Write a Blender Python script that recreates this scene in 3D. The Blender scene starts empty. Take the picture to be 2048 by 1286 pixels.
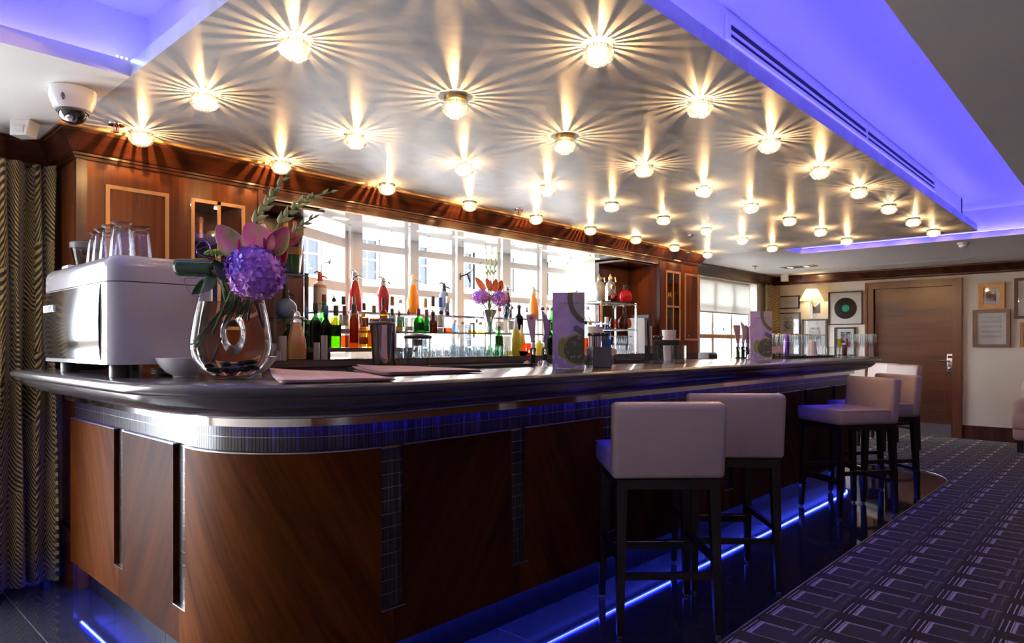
import bpy, bmesh, math, random
from mathutils import Vector, Matrix, Euler
random.seed(7)
SC = bpy.context.scene
COL = SC.collection
PI = math.pi
# ------------------------------------------------------------------ camera
FPX, CXP, HYP, CAMH, ANG = 1353.5, 1024.0, 688.5, 1.22, math.radians(42.95)
CA, SA = math.cos(ANG), math.sin(ANG)
cam_d = bpy.data.cameras.new('camera'); cam = bpy.data.objects.new('camera', cam_d); COL.objects.link(cam)
cam_d.sensor_width = 36.0; cam_d.lens = 36.0 * FPX / 2048.0; cam_d.clip_start = .05; cam_d.clip_end = 200
cam_d.shift_y = (HYP - 643.0) / 2048.0
cam.location = (0, 0, CAMH); cam.rotation_euler = (PI / 2, 0, math.atan2(SA, CA) - PI / 2)
SC.camera = cam
# ------------------------------------------------------------------ world, sun, exposure
SC.view_settings.view_transform = 'Standard'; SC.view_settings.look = 'None'
SC.view_settings.exposure = 1.25; SC.view_settings.gamma = 1.0; SC.view_settings.use_curve_mapping = False
W = bpy.data.worlds.new('overcast_sky'); SC.world = W; W.use_nodes = True
wn = W.node_tree.nodes; wl = W.node_tree.links
wbg = wn['Background']; wbg.inputs['Strength'].default_value = 11.0
wtc = wn.new('ShaderNodeTexCoord'); wnz = wn.new('ShaderNodeTexNoise'); wnz.inputs['Scale'].default_value = 2.0
wcr = wn.new('ShaderNodeValToRGB'); wcr.color_ramp.elements[0].color = (.80, .88, 1, 1); wcr.color_ramp.elements[1].color = (.96, .98, 1, 1)
wl.new(wtc.outputs['Generated'], wnz.inputs['Vector']); wl.new(wnz.outputs['Fac'], wcr.inputs['Fac']); wl.new(wcr.outputs['Color'], wbg.inputs['Color'])
sun_d = bpy.data.lights.new('sun', 'SUN'); sun = bpy.data.objects.new('sun', sun_d); COL.objects.link(sun)
sun_d.energy = 5.0; sun_d.angle = math.radians(1.0); sun_d.color = (1, .96, .9)
sun.rotation_euler = (math.radians(48), 0, math.radians(28))      # from behind the bar building onto the street front
sun.location = (4, -6, 12)
cy = SC.cycles
cy.max_bounces = 10; cy.diffuse_bounces = 4; cy.glossy_bounces = 5; cy.transmission_bounces = 8; cy.transparent_max_bounces = 32
cy.sample_clamp_indirect = 6.0; cy.caustics_reflective = False; cy.caustics_refractive = False
# daylight through the real window openings is sampled through portals (they give off nothing themselves)
def portal(loc, rot, sx, sy):
    d = bpy.data.lights.new('window_portal', 'AREA'); d.shape = 'RECTANGLE'; d.size = sx; d.size_y = sy; d.cycles.is_portal = True
    o = bpy.data.objects.new('window_portal', d); COL.objects.link(o); o.location = loc; o.rotation_euler = rot
portal((4.3, 4.62, 1.6), (-PI / 2, 0, 0), 3.6, 1.15)
portal((9.0, 4.35, 1.5), (-PI / 2, 0, 0), 2.2, 1.5)
portal((-.9, 4.40, 1.1), (-PI / 2, 0, 0), 2.9, 2.1)
# ------------------------------------------------------------------ helpers
def ray(u, v):
    r = (u - CXP) / FPX; w = -(v - HYP) / FPX
    return (CA + r * SA, SA - r * CA, w)
def px(u, v, ax, val):                       # where the sight line through a photo pixel meets a plane of the room
    d = ray(u, v); o = (0, 0, CAMH); i = 'xyz'.index(ax); t = (val - o[i]) / d[i]
    return Vector((o[0] + t * d[0], o[1] + t * d[1], o[2] + t * d[2]))
def dep(x, y): return x * CA + y * SA
class MB:
    def __init__(s): s.v = []; s.f = []; s.m = []; s.uv = {}
    def add(s, vs, fs, mi=0):
        b = len(s.v); s.v += [tuple(p) for p in vs]
        for f in fs: s.f.append(tuple(b + i for i in f)); s.m.append(mi)
        return s
    def box(s, x0, x1, y0, y1, z0, z1, mi=0):
        return s.add([(x0,y0,z0),(x1,y0,z0),(x1,y1,z0),(x0,y1,z0),(x0,y0,z1),(x1,y0,z1),(x1,y1,z1),(x0,y1,z1)],
              [(3,2,1,0),(4,5,6,7),(0,1,5,4),(1,2,6,5),(2,3,7,6),(3,0,4,7)], mi)
    def cbox(s, c, sz, M=None, mi=0):
        h = [q / 2 for q in sz]; vs = []
        for z in (-1, 1):
            for x, y in ((-1,-1),(1,-1),(1,1),(-1,1)):
                p = Vector((x*h[0], y*h[1], z*h[2]))
                if M: p = M @ p
                vs.append(p + Vector(c))
        return s.add(vs, [(3,2,1,0),(4,5,6,7),(0,1,5,4),(1,2,6,5),(2,3,7,6),(3,0,4,7)], mi)
    def bbox(s, c, sz, bev=.01, seg=2, M=None, mi=0):
        bm = bmesh.new(); bmesh.ops.create_cube(bm, size=1)
        for v in bm.verts: v.co = Vector((v.co.x*sz[0], v.co.y*sz[1], v.co.z*sz[2]))
        bmesh.ops.bevel(bm, geom=bm.edges[:], offset=bev, segments=seg, profile=.5, affect='EDGES')
        if M: bmesh.ops.transform(bm, matrix=M.to_4x4(), verts=bm.verts)
        bm.verts.index_update()
        s.add([v.co + Vector(c) for v in bm.verts], [[v.index for v in f.verts] for f in bm.faces], mi); bm.free(); return s
    def lathe(s, prof, n=24, c=(0,0,0), mi=0, sx=1, sy=1, cap0=True, cap1=True, a0=0, a1=2*PI):
        full = abs(a1 - a0 - 2*PI) < 1e-6; k = n if full else n + 1; b = len(s.v)
        for r, z in prof:
            for i in range(k):
                a = a0 + (a1 - a0) * i / n
                s.v.append((c[0]+r*sx*math.cos(a), c[1]+r*sy*math.sin(a), c[2]+z))
        for j in range(len(prof)-1):
            for i in range(n):
                i2 = (i+1) % k
                s.f.append((b+j*k+i, b+j*k+i2, b+(j+1)*k+i2, b+(j+1)*k+i)); s.m.append(mi)
        if full and cap0 and prof[0][0] > 1e-5: s.f.append(tuple(b+i for i in reversed(range(k)))); s.m.append(mi)
        if full and cap1 and prof[-1][0] > 1e-5: s.f.append(tuple(b+(len(prof)-1)*k+i for i in range(k))); s.m.append(mi)
        return s
    def tube(s, pts, r, n=8, mi=0, caps=True):
        pts = [Vector(p) for p in pts]; m = len(pts); rs = r if isinstance(r, (list, tuple)) else [r]*m; b = len(s.v)
        t0 = (pts[1]-pts[0]).normalized(); up = Vector((0,0,1)) if abs(t0.z) < .9 else Vector((1,0,0))
        x = t0.cross(up).normalized()
        for j in range(m):
            t = (pts[min(j+1,m-1)]-pts[max(j-1,0)])
            t = t.normalized() if t.length > 1e-9 else t0
            x = (x - t*x.dot(t)); x = x.normalized() if x.length > 1e-6 else t.orthogonal().normalized()
            y = t.cross(x)
            for i in range(n):
                a = 2*PI*i/n; s.v.append(tuple(pts[j] + (x*math.cos(a)+y*math.sin(a))*rs[j]))
        for j in range(m-1):
            for i in range(n):
                i2 = (i+1) % n; s.f.append((b+j*n+i, b+j*n+i2, b+(j+1)*n+i2, b+(j+1)*n+i)); s.m.append(mi)
        if caps:
            s.f.append(tuple(b+i for i in reversed(range(n)))); s.m.append(mi)
            s.f.append(tuple(b+(m-1)*n+i for i in range(n))); s.m.append(mi)
        return s
    def prism(s, poly, z0, z1, mi=0):
        n = len(poly); b = len(s.v)
        s.v += [(p[0],p[1],z0) for p in poly] + [(p[0],p[1],z1) for p in poly]
        s.f.append(tuple(b+i for i in reversed(range(n)))); s.m.append(mi)
        s.f.append(tuple(b+n+i for i in range(n))); s.m.append(mi)
        for i in range(n):
            j = (i+1) % n; s.f.append((b+i,b+j,b+n+j,b+n+i)); s.m.append(mi)
        return s
    def ball(s, c, r, n=12, m=8, mi=0, sz=1):
        prof = [(r*math.sin(PI*j/m), -r*sz*math.cos(PI*j/m)) for j in range(m+1)]
        prof[0] = (0, prof[0][1]); prof[-1] = (0, prof[-1][1])
        return s.lathe(prof, n, c, mi)
    def grid(s, fn, nu, nv, mi=0, closeu=False):
        b = len(s.v); k = nu if closeu else nu+1
        for j in range(nv+1):
            for i in range(k): s.v.append(tuple(fn(i/nu, j/nv)))
        for j in range(nv):
            for i in range(nu):
                i2 = (i+1) % k; s.f.append((b+j*k+i,b+j*k+i2,b+(j+1)*k+i2,b+(j+1)*k+i)); s.m.append(mi)
        return s
    def xform(s, M):
        s.v = [tuple(M @ Vector(p)) for p in s.v]; return s
    def mesh(s, name, mats, smooth=True, angle=35):
        me = bpy.data.meshes.new(name); me.from_pydata(s.v, [], s.f); me.validate()
        for m in (mats if isinstance(mats, (list, tuple)) else [mats]): me.materials.append(m)
        if len(me.polygons) == len(s.m): me.polygons.foreach_set('material_index', s.m)
        bm = bmesh.new(); bm.from_mesh(me); bmesh.ops.remove_doubles(bm, verts=bm.verts, dist=1e-6)
        bmesh.ops.recalc_face_normals(bm, faces=bm.faces); bm.to_mesh(me); bm.free()
        if smooth:
            me.polygons.foreach_set('use_smooth', [True]*len(me.polygons)); me.set_sharp_from_angle(angle=math.radians(angle))
        me.update(); return me
def link(name, me, parent=None, loc=None, rot=None):
    o = bpy.data.objects.new(name, me); COL.objects.link(o)
    if parent is not None: o.parent = parent
    if loc is not None: o.location = loc
    if rot is not None: o.rotation_euler = rot
    return o
def obj(name, mb, mats, parent=None, loc=None, rot=None, smooth=True, angle=35):
    return link(name, mb.mesh(name, mats, smooth, angle), parent, loc, rot)
def tag(o, label=None, cat=None, group=None, kind=None):
    if label: o['label'] = label
    if cat: o['category'] = cat
    if group: o['group'] = group
    if kind: o['kind'] = kind
    return o
def thing(name, label, cat, loc=(0,0,0), rz=0, group=None):
    o = bpy.data.objects.new(name, None); COL.objects.link(o); o.location = loc; o.rotation_euler = (0,0,rz); o.empty_display_size = .05
    return tag(o, label, cat, group)
def struct(name, mb, mats, smooth=True, label=None):
    o = obj(name, mb, mats, smooth=smooth); o['kind'] = 'structure'
    if label: o['label'] = label
    return o
def dup(root, loc=None, rz=None, label=None, group=None, parent=None):
    r = root.copy(); COL.objects.link(r)
    if parent is not None: r.parent = parent
    if loc is not None: r.location = loc
    if rz is not None: r.rotation_euler = (0,0,rz)
    if label: r['label'] = label
    if group: r['group'] = group
    for ch in root.children: dup(ch, parent=r)
    return r
def text_mb(txt, size, depth=.001, align='CENTER', spacing=1.0):   # raised lettering in the XY plane, as one mesh
    cu = bpy.data.curves.new('lettering', 'FONT'); cu.body = txt; cu.size = size; cu.extrude = depth; cu.align_x = align; cu.align_y = 'CENTER'
    cu.space_character = spacing; cu.resolution_u = 2
    o = bpy.data.objects.new('lettering', cu); COL.objects.link(o)
    dg = bpy.context.evaluated_depsgraph_get(); me = bpy.data.meshes.new_from_object(o.evaluated_get(dg))
    mb = MB(); mb.add([v.co[:] for v in me.vertices], [tuple(p.vertices) for p in me.polygons])
    bpy.data.objects.remove(o); bpy.data.curves.remove(cu); bpy.data.meshes.remove(me); return mb
# ------------------------------------------------------------------ node expressions for procedural materials
class S:
    def __init__(s, t, k): s.t = t; s.k = k
    def _m(s, op, b=None, c=None):
        n = s.t.nodes.new('ShaderNodeMath'); n.operation = op
        for i, q in enumerate((s, b, c)):
            if q is None: continue
            if isinstance(q, S): s.t.links.new(q.k, n.inputs[i])
            else: n.inputs[i].default_value = q
        return S(s.t, n.outputs[0])
    def __add__(s, b): return s._m('ADD', b)
    __radd__ = __add__
    def __sub__(s, b): return s._m('SUBTRACT', b)
    def __rsub__(s, b): return (s * -1) + b
    def __mul__(s, b): return s._m('MULTIPLY', b)
    __rmul__ = __mul__
    def __truediv__(s, b): return s._m('DIVIDE', b)
    def frac(s): return s._m('FRACT')
    def abs(s): return s._m('ABSOLUTE')
    def sin(s): return s._m('SINE')
    def sqrt(s): return s._m('SQRT')
    def floor(s): return s._m('FLOOR')
    def lt(s, b): return s._m('LESS_THAN', b)
    def gt(s, b): return s._m('GREATER_THAN', b)
    def max(s, b): return s._m('MAXIMUM', b)
    def min(s, b): return s._m('MINIMUM', b)
    def band(s, a, b): return s.gt(a) * s.lt(b)
class MT:
    def __init__(s, name):
        s.mat = bpy.data.materials.new(name); s.mat.use_nodes = True; s.t = s.mat.node_tree; s.n = s.t.nodes; s.l = s.t.links
        s.b = s.n['Principled BSDF']; s.out = s.n['Material Output']
        s.tc = s.n.new('ShaderNodeTexCoord')
    def xyz(s, src='Object'):
        x = s.n.new('ShaderNodeSeparateXYZ'); s.l.new(s.tc.outputs[src], x.inputs[0]); return [S(s.t, x.outputs[i]) for i in range(3)]
    def noise(s, scale, stretch=(1,1,1), detail=3, rough=.5, src='Object', rot=(0,0,0), dist=0):
        m = s.n.new('ShaderNodeMapping'); m.vector_type = 'TEXTURE'; m.inputs['Scale'].default_value = tuple(1/q for q in stretch); m.inputs['Rotation'].default_value = rot
        s.l.new(s.tc.outputs[src], m.inputs[0])
        n = s.n.new('ShaderNodeTexNoise'); n.inputs['Scale'].default_value = scale; n.inputs['Detail'].default_value = detail
        n.inputs['Roughness'].default_value = rough; n.inputs['Distortion'].default_value = dist
        s.l.new(m.outputs[0], n.inputs['Vector']); return S(s.t, n.outputs['Fac'])
    def mix(s, fac, a, b):
        n = s.n.new('ShaderNodeMix'); n.data_type = 'RGBA'
        for i, q in ((0, fac), (6, a), (7, b)):
            if isinstance(q, S): s.l.new(q.k, n.inputs[i])
            elif i == 0: n.inputs[0].default_value = q
            else: n.inputs[i].default_value = tuple(q) + (1,)
        return S(s.t, n.outputs[2])
    def ramp(s, fac, *stops):
        n = s.n.new('ShaderNodeValToRGB'); e = n.color_ramp.elements
        while len(e) < len(stops): e.new(.5)
        for q, (p, c) in zip(e, stops): q.position = p; q.color = tuple(c) + (1,)
        s.l.new(fac.k, n.inputs[0]); return S(s.t, n.outputs[0])
    def set(s, **k):
        names = dict(color='Base Color', rough='Roughness', metal='Metallic', spec='Specular IOR Level', coat='Coat Weight', coatr='Coat Roughness',
                     trans='Transmission Weight', ior='IOR', emis='Emission Color', estr='Emission Strength', sheen='Sheen Weight', alpha='Alpha', sss='Subsurface Weight', aniso='Anisotropic')
        for a, q in k.items():
            i = s.b.inputs[names[a]]
            if isinstance(q, S): s.l.new(q.k, i)
            elif isinstance(q, (tuple, list)): i.default_value = tuple(q) + (1,)
            else: i.default_value = q
        return s
    def bump(s, h, strength=.3, dist=.01):
        n = s.n.new('ShaderNodeBump'); n.inputs['Strength'].default_value = strength; n.inputs['Distance'].default_value = dist
        s.l.new(h.k, n.inputs['Height']); s.l.new(n.outputs[0], s.b.inputs['Normal']); return s
def plain(name, col, rough=.5, metal=0, var=.12, nscale=8, **k):
    m = MT(name); f = m.noise(nscale)
    m.set(color=m.mix(f, tuple(max(0, c*(1-var)) for c in col), tuple(min(1, c*(1+var)) for c in col)), rough=rough, metal=metal, **k); return m.mat
def wood(name, dark, light, along='z', scale=7, rough=.36, coat=.10, src='Object', rotz=0, spec=.5):
    m = MT(name); st = {'x': (.07,1,1), 'y': (1,.07,1), 'z': (1,1,.07), 'u': (.10,1,1)}[along]
    a = m.noise(scale, st, 5, .6, src, (0,0,rotz), .6); b = m.noise(scale*6, tuple(q if q < 1 else q*1.3 for q in st), 3, .6, src, (0,0,rotz))
    f = a*.75 + b*.35
    m.set(color=m.ramp(f, (.36, dark), (.55, tuple((p+q)/2 for p, q in zip(dark, light))), (.72, light)), rough=rough, coat=coat, coatr=.15, spec=spec)
    m.bump(b, .04, .002); return m.mat
def thin_glass(name, tint=(1,1,1), rough=.02, ior=1.45, boost=1.0, edge=.85):   # clear wall: passes light straight, mirrors at grazing angles
    m = MT(name); m.n.remove(m.b)
    tr = m.n.new('ShaderNodeBsdfTransparent'); nz = m.noise(5); 
    f0 = m.n.new('ShaderNodeLayerWeight'); f0.inputs['Blend'].default_value = .5; fa = S(m.t, f0.outputs['Facing'])   # longer path through the wall near its outline
    col = m.mix(fa*fa*fa*edge, m.mix(nz, tuple(c*.97 for c in tint), tint), tuple(c*c*.30 for c in tint)); m.l.new(col.k, tr.inputs[0])
    gl = m.n.new('ShaderNodeBsdfGlossy'); gl.inputs['Roughness'].default_value = rough
    fr = m.n.new('ShaderNodeLayerWeight'); fr.inputs['Blend'].default_value = .5; fc = S(m.t, fr.outputs['Facing'])
    f = ((fc*fc*fc*fc*fc*.96 + ((ior-1)/(ior+1))**2) * boost).min(1.0)
    mx = m.n.new('ShaderNodeMixShader'); m.l.new(f.k, mx.inputs[0]); m.l.new(tr.outputs[0], mx.inputs[1]); m.l.new(gl.outputs[0], mx.inputs[2])
    m.l.new(mx.outputs[0], m.out.inputs[0]); return m.mat
def emit(name, col, strength):
    m = MT(name); nz = m.noise(3); m.set(color=(.02,.02,.02), emis=m.mix(nz, tuple(c*.97 for c in col), col), estr=strength); return m.mat
# ------------------------------------------------------------------ materials
M = {}
MAH_D, MAH_L = (.055,.011,.004), (.23,.060,.014)
M['mahog'] = wood('mahogany', MAH_D, MAH_L, 'z', coat=.04, spec=.25)
M['mahog_x'] = wood('mahogany_long', (.024,.006,.003), (.095,.026,.010), 'x', rough=.25)
M['mahog_y'] = wood('mahogany_cross', (.045,.011,.006), (.15,.042,.016), 'y', rough=.25)
M['mahog_dk'] = wood('mahogany_dark', (.035,.009,.005), (.11,.032,.013), 'z', rough=.25)
M['veneer_a'] = wood('veneer_diagonal', (.036,.0078,.0016), (.160,.043,.0068), 'u', 6, .55, 0, 'UV', math.radians(-62), .06)
M['veneer_b'] = wood('veneer_diagonal_back', (.020,.0045,.0012), (.086,.0215,.0046), 'u', 6, .55, 0, 'UV', math.radians(58), .06)
M['string'] = wood('pale_stringing', (.50,.25,.10), (.70,.38,.17), 'z', 9, .4, .1)
M['doorwood'] = wood('door_veneer', (.050,.014,.006), (.150,.046,.017), 'y', 5, .35, .2)
M['trimwood'] = wood('door_trim_wood', (.065,.019,.009), (.17,.056,.023), 'z', 6, .35, .2)
M['chrome'] = plain('chrome', (.82,.82,.84), .08, 1, .03)
M['steel'] = plain('brushed_steel', (.55,.55,.57), .28, 1, .06)
M['brass'] = plain('brass', (.75,.52,.22), .22, 1, .05)
M['black'] = plain('black_plastic', (.012,.012,.013), .35)
M['rubber'] = plain('black_rubber', (.010,.010,.011), .6)
M['white'] = plain('white_paint', (.72,.71,.69), .55, 0, .03)
M['gloss_white'] = plain('white_gloss', (.80,.79,.80), .18, 0, .02, coat=.4)
M['glass'] = thin_glass('clear_glass', (.95,.97,.98), boost=2.5, edge=1.0)
M['pane'] = thin_glass('window_pane', (.98,.99,1.0), edge=0)
M['dark_glass'] = thin_glass('smoked_glass', (.25,.25,.28))
m = MT('wallpaper_cream'); nz = m.noise(120, (1,1,1), 2); n2 = m.noise(1.3)
m.set(color=m.mix(n2, (.66,.60,.50), (.72,.66,.56)), rough=.7).bump(nz, .05, .002); M['wall'] = m.mat
m = MT('ceiling_white'); nz = m.noise(1.2); m.set(color=m.mix(nz, (.86,.845,.82), (.91,.90,.875)), rough=.45); M['ceil'] = m.mat
m = MT('ceiling_white_shaded'); nz = m.noise(1.5); m.set(color=m.mix(nz, (.74,.72,.70), (.80,.78,.76)), rough=.6); M['ceil_shaded'] = m.mat  # ceiling white toned down, with the shade near the camera in the colour
m = MT('ceiling_silver_leaf'); a = m.noise(2.2, (1,1.6,1), 5, .6, dist=.8); b = m.noise(60, (1,1,1), 2)
m.set(color=m.ramp(a, (.35, (.40,.42,.45)), (.5, (.53,.55,.58)), (.68, (.63,.645,.66))), metal=.05, rough=(a*.16+.30), spec=.3).bump(b, .015, .001); M['silver'] = m.mat
m = MT('bar_top_lacquer'); a = m.noise(6, (.06,1,1), 4); m.set(color=m.mix(a, (.060,.050,.054), (.11,.095,.10)), rough=.24, coat=.5, coatr=.12); M['bartop'] = m.mat
m = MT('floor_granite_black'); a = m.noise(240, detail=2); m.set(color=m.mix(a, (.014,.014,.017), (.036,.036,.042)), rough=.055, spec=.5); M['tile'] = m.mat
m = MT('plinth_granite'); a = m.noise(240, detail=2); m.set(color=m.mix(a, (.004,.004,.005), (.012,.012,.014)), rough=.42, spec=.3); M['plinth'] = m.mat
m = MT('grout'); a = m.noise(50); m.set(color=m.mix(a, (.10,.10,.10), (.16,.16,.16)), rough=.8); M['grout'] = m.mat
m = MT('mosaic_smoked'); a = m.noise(70, (1,1,.05), 2); m.set(color=m.ramp(a, (.35, (.012,.009,.008)), (.55, (.05,.035,.028)), (.72, (.11,.10,.10))), rough=.28, spec=.5, coat=.25, coatr=.2); M['mosaic'] = m.mat
# carpet: woven rectangles, a cell of 248 x 272 mm
m = MT('carpet_woven'); X, Y, Z = m.xyz()
x = ((X - 3.015 + 9.94) / .2485).frac() * .2485; y = (((Y * -1) + 1.27 + 9.792) / .272).frac() * .272
wob = (m.noise(160) - .5) * .006; x = x + wob; y = y + wob
lines = y.band(.006,.010) + y.band(.028,.033) + y.band(.045,.050)
left = y.lt(.064) * x.lt(.155)
ul = y.band(.053,.065) * x.band(.004,.152) + x.band(.138,.143)*y.band(.053,.19) + x.band(.148,.153)*y.band(.053,.19) + x.band(.0,.0045)*y.band(.05,.262) + lines*x.lt(.155)
top = x.gt(.156) * y.lt(.195); right = y.gt(.197) * x.gt(.10)
stripe_o = x.band(.175,.182) + x.band(.20,.205) + x.band(.226,.232)
stripe_r = y.band(.232,.237) + y.band(.252,.257); stripe_l = y.band(.199,.214) + y.band(.243,.247); stripe_d = y.band(.215,.222)
fib = m.noise(420, detail=1); fib2 = m.noise(40, (1,1,1), 2)
brown = m.mix(fib, (.010,.003,.004), (.034,.010,.012)); grey = m.mix(fib, (.034,.024,.030), (.080,.058,.068)); lav = m.mix(fib, (.55,.42,.54), (.90,.74,.88)); olive = m.mix(fib, (.04,.03,.01), (.10,.075,.03))
c = m.mix((left + top + y.gt(.264)).min(1), grey, brown)
c = m.mix((top * stripe_o).min(1), c, olive); c = m.mix((right * stripe_l).min(1), c, m.mix(fib, (.15,.11,.18), (.30,.23,.33))); c = m.mix((right * stripe_r).min(1), c, olive)
c = m.mix((right * stripe_d).min(1), c, brown); c = m.mix((ul * (fib2*.5+.72)).min(1), c, lav)
m.set(color=c, rough=.95, spec=.1, sheen=.2).bump(fib, .5, .004); M['carpet'] = m.mat
m = MT('leather_cream'); a = m.noise(140, detail=3); b = m.noise(4); m.set(color=m.mix(b, (.50,.395,.34), (.57,.46,.40)), rough=.38, spec=.45).bump(a, .12, .002); M['leather'] = m.mat
m = MT('wenge'); a = m.noise(9, (1,1,.1)); m.set(color=m.mix(a, (.008,.006,.006), (.022,.016,.014)), rough=.35); M['wenge'] = m.mat
# curtain: dark cloth with arched gold ribs
def curtain_mat(name, dk, gd):
    m = MT(name); U, V, _ = m.xyz('UV'); cell = (U / .17); f = cell.frac() - .5; row = cell.floor()
    n = m.noise(3, src='UV'); leaf = (V / .55 + row * .37)
    sub = leaf.frac() - .5
    ph = V * 34 + f.abs() * 9 + sub * f * 12 + n * .5
    st = (ph * 1.0).frac()
    k = st.band(.0, .46) * (m.noise(30, src='UV') * .5 + .65).min(1)
    m.set(color=m.mix(k.min(1), dk, gd), rough=.5, sheen=.3, metal=.15); return m.mat
M['curtain'] = curtain_mat('curtain_cloth', (.020,.015,.012), (.60,.42,.12))
BLUE = (.10,.085,1.0)
M['led_cove'] = emit('cove_led', BLUE, 20)
M['led_floor'] = emit('floor_led', (.003,.005,1.0), 21)
M['led_bar'] = emit('bar_led', (.006,.008,1.0), 9)
# ================================================================== ROOM SHELL
XL, XR, YB, YF, ZC, ZU = -2.6, 10.34, 4.15, -4.2, 2.25, 2.54
# --- floor: carpet with a black granite field round the bar
TX0, TX1, TY0 = -.1, 7.55, 1.258
def arc(cx, cy, r, a0, a1, n): return [(cx + r*math.cos(math.radians(a0+(a1-a0)*i/n)), cy + r*math.sin(math.radians(a0+(a1-a0)*i/n))) for i in range(n+1)]
edge = arc(TX0+.6, TY0+.6, .6, 180, 270, 12) + arc(TX1-.62, TY0+.62, .62, 270, 360, 14)      # left to right
car = MB(); car.prism([(XL,YF),(XR,YF),(XR,YB),(TX1,YB)] + list(reversed(edge)) + [(TX0,YB),(XL,YB)], -.05, .006)
floor = struct('floor', car, M['carpet'], False, 'dark brown carpet woven with lavender and grey rectangles')
sub = MB(); sub.prism([(TX0,YB)] + edge + [(TX1,YB)], -.05, -.001); obj('grout_bed', sub, M['grout'], floor, smooth=False)
def clip(poly, conv):
    out = poly
    for i in range(len(conv)):
        a, b = conv[i], conv[(i+1) % len(conv)]; res = []
        side = lambda p: (b[0]-a[0])*(p[1]-a[1]) - (b[1]-a[1])*(p[0]-a[0])
        for j in range(len(out)):
            p, q = out[j], out[(j+1) % len(out)]; sp, sq = side(p), side(q)
            if sp >= 0: res.append(p)
            if sp*sq < 0: t = sp/(sp-sq); res.append((p[0]+(q[0]-p[0])*t, p[1]+(q[1]-p[1])*t))
        out = res
        if not out: return []
    return out
region = [(TX0,YB)] + edge + [(TX1,YB)]
xs = [-.47,.13,.73,1.488] + [2.088+.6*i for i in range(10)]; ys = [1.17,1.77,2.10,2.70,3.30,3.905,4.5]
for i in range(len(xs)-1):
    for j in range(len(ys)-1):
        if 1.45 < xs[i] < 6.6 and ys[j] > 2.2: continue                    # hidden below the bar body
        g = .0018
        p = clip([(xs[i]+g,ys[j]+g),(xs[i+1]-g,ys[j]+g),(xs[i+1]-g,ys[j+1]-g),(xs[i]+g,ys[j+1]-g)], region)
        if len(p) > 2: obj('floor_tile', MB().prism(p, -.012, .0), M['tile'], floor, smooth=False)
tr = MB(); tr.tube([(TX0,YB-.02,.006)] + [(a,b,.006) for a, b in edge] + [(TX1,YB-.02,.006)], .0035, 6); obj('edge_trim', tr, M['steel'], floor)
# --- walls
def wall_y(y0, y1, x0, x1, z1, holes, mb):          # wall along X with rectangular holes (x0,x1,z0,z1)
    holes = sorted(holes); x = x0
    for (a, b, c, d) in holes:
        mb.box(x, a, y0, y1, 0, z1); mb.box(a, b, y0, y1, 0, c); mb.box(a, b, y0, y1, d, z1); x = b
    mb.box(x, x1, y0, y1, 0, z1)
wb = MB(); wall_y(YB, YB+.30, XL, 2.36, ZU, [(-2.3, .50, .10, 2.12)], wb); wall_y(YB, YB+.30, 5.72, XR+.3, ZU, [(8.0, 9.75, .92, 2.10)], wb)
wb.box(2.36, 5.72, YB, YB+.45, 0, 1.06); wb.box(2.36, 5.72, YB, YB+.75, 2.14, ZU)
struct('wall_back', wb, M['wall'], False)
wr = MB(); DY0, DY1 = 1.80, 2.735
wr.box(XR, XR+.2, YF, DY0, 0, ZU); wr.box(XR, XR+.2, DY1, YB+.3, 0, ZU); wr.box(XR, XR+.2, DY0, DY1, 1.99, ZU)
wall_right = struct('wall_right', wr, M['wall'], False, 'cream papered far wall hung with framed pictures')
wf = MB(); wf.box(XL, XR, YF-.2, YF, 0, ZU); struct('wall_front', wf, M['mahog_dk'], False)
wl_ = MB(); wl_.box(XL-.2, XL, YF, YB+.3, 0, ZU); struct('wall_left', wl_, M['wall'], False)
w3 = MB(); GX0, GX1 = -2.3, .50
for i in range(5): w3.box(GX0+i*.69, GX0+.055+i*.69, 4.27, 4.34, .10, 2.12)
for z in (.10, 1.15, 2.06): w3.box(GX0, GX1, 4.27, 4.34, z, z+.06)
w3o = struct('window_3', w3, M['white'], False, 'tall window behind the dark curtain')
for i in range(4):
    for z0, z1 in ((.16,1.15),(1.21,2.06)): obj('pane', MB().box(GX0+.055+i*.69, GX0+(i+1)*.69, 4.30, 4.304, z0, z1), M['pane'], w3o, smooth=False)
# --- ceiling: a lower ceiling with a lit recess; the silver peninsula over the bar reaches into it
OX0, OX1, OY0, OY1 = -1.4, 7.89, .565, 2.85; RX0, RX1, RY0 = .905, 7.39, 1.095
LIP = .06; LED = .10
cl = MB(); ZT = ZC + LIP
cl.box(OX1, XR+.2, YF, YB+.3, ZC, ZT); cl.box(XL, OX0, YF, YB+.3, ZC, ZT)
cl.box(OX0, RX0, OY1, YB+.3, ZC, ZT); cl.box(RX1, OX1, OY1, YB+.3, ZC, ZT)
cl.box(RX0, RX1, 3.70, YB+.75, ZC, ZT)
ceiling = struct('ceiling', cl, M['ceil'], False, 'white plaster ceiling with a sunken recess lit blue')
cd = MB().box(OX0, OX1, YF, OY0, ZC, ZT); obj('ceiling_slab', cd, M['ceil_shaded'], ceiling, smooth=False)
cs = MB().box(RX0, RX1, RY0, 3.70, ZC, ZT); tag(obj('ceiling_raft', cs, M['silver'], ceiling, smooth=False), 'silver leafed ceiling panel over the bar')
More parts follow.
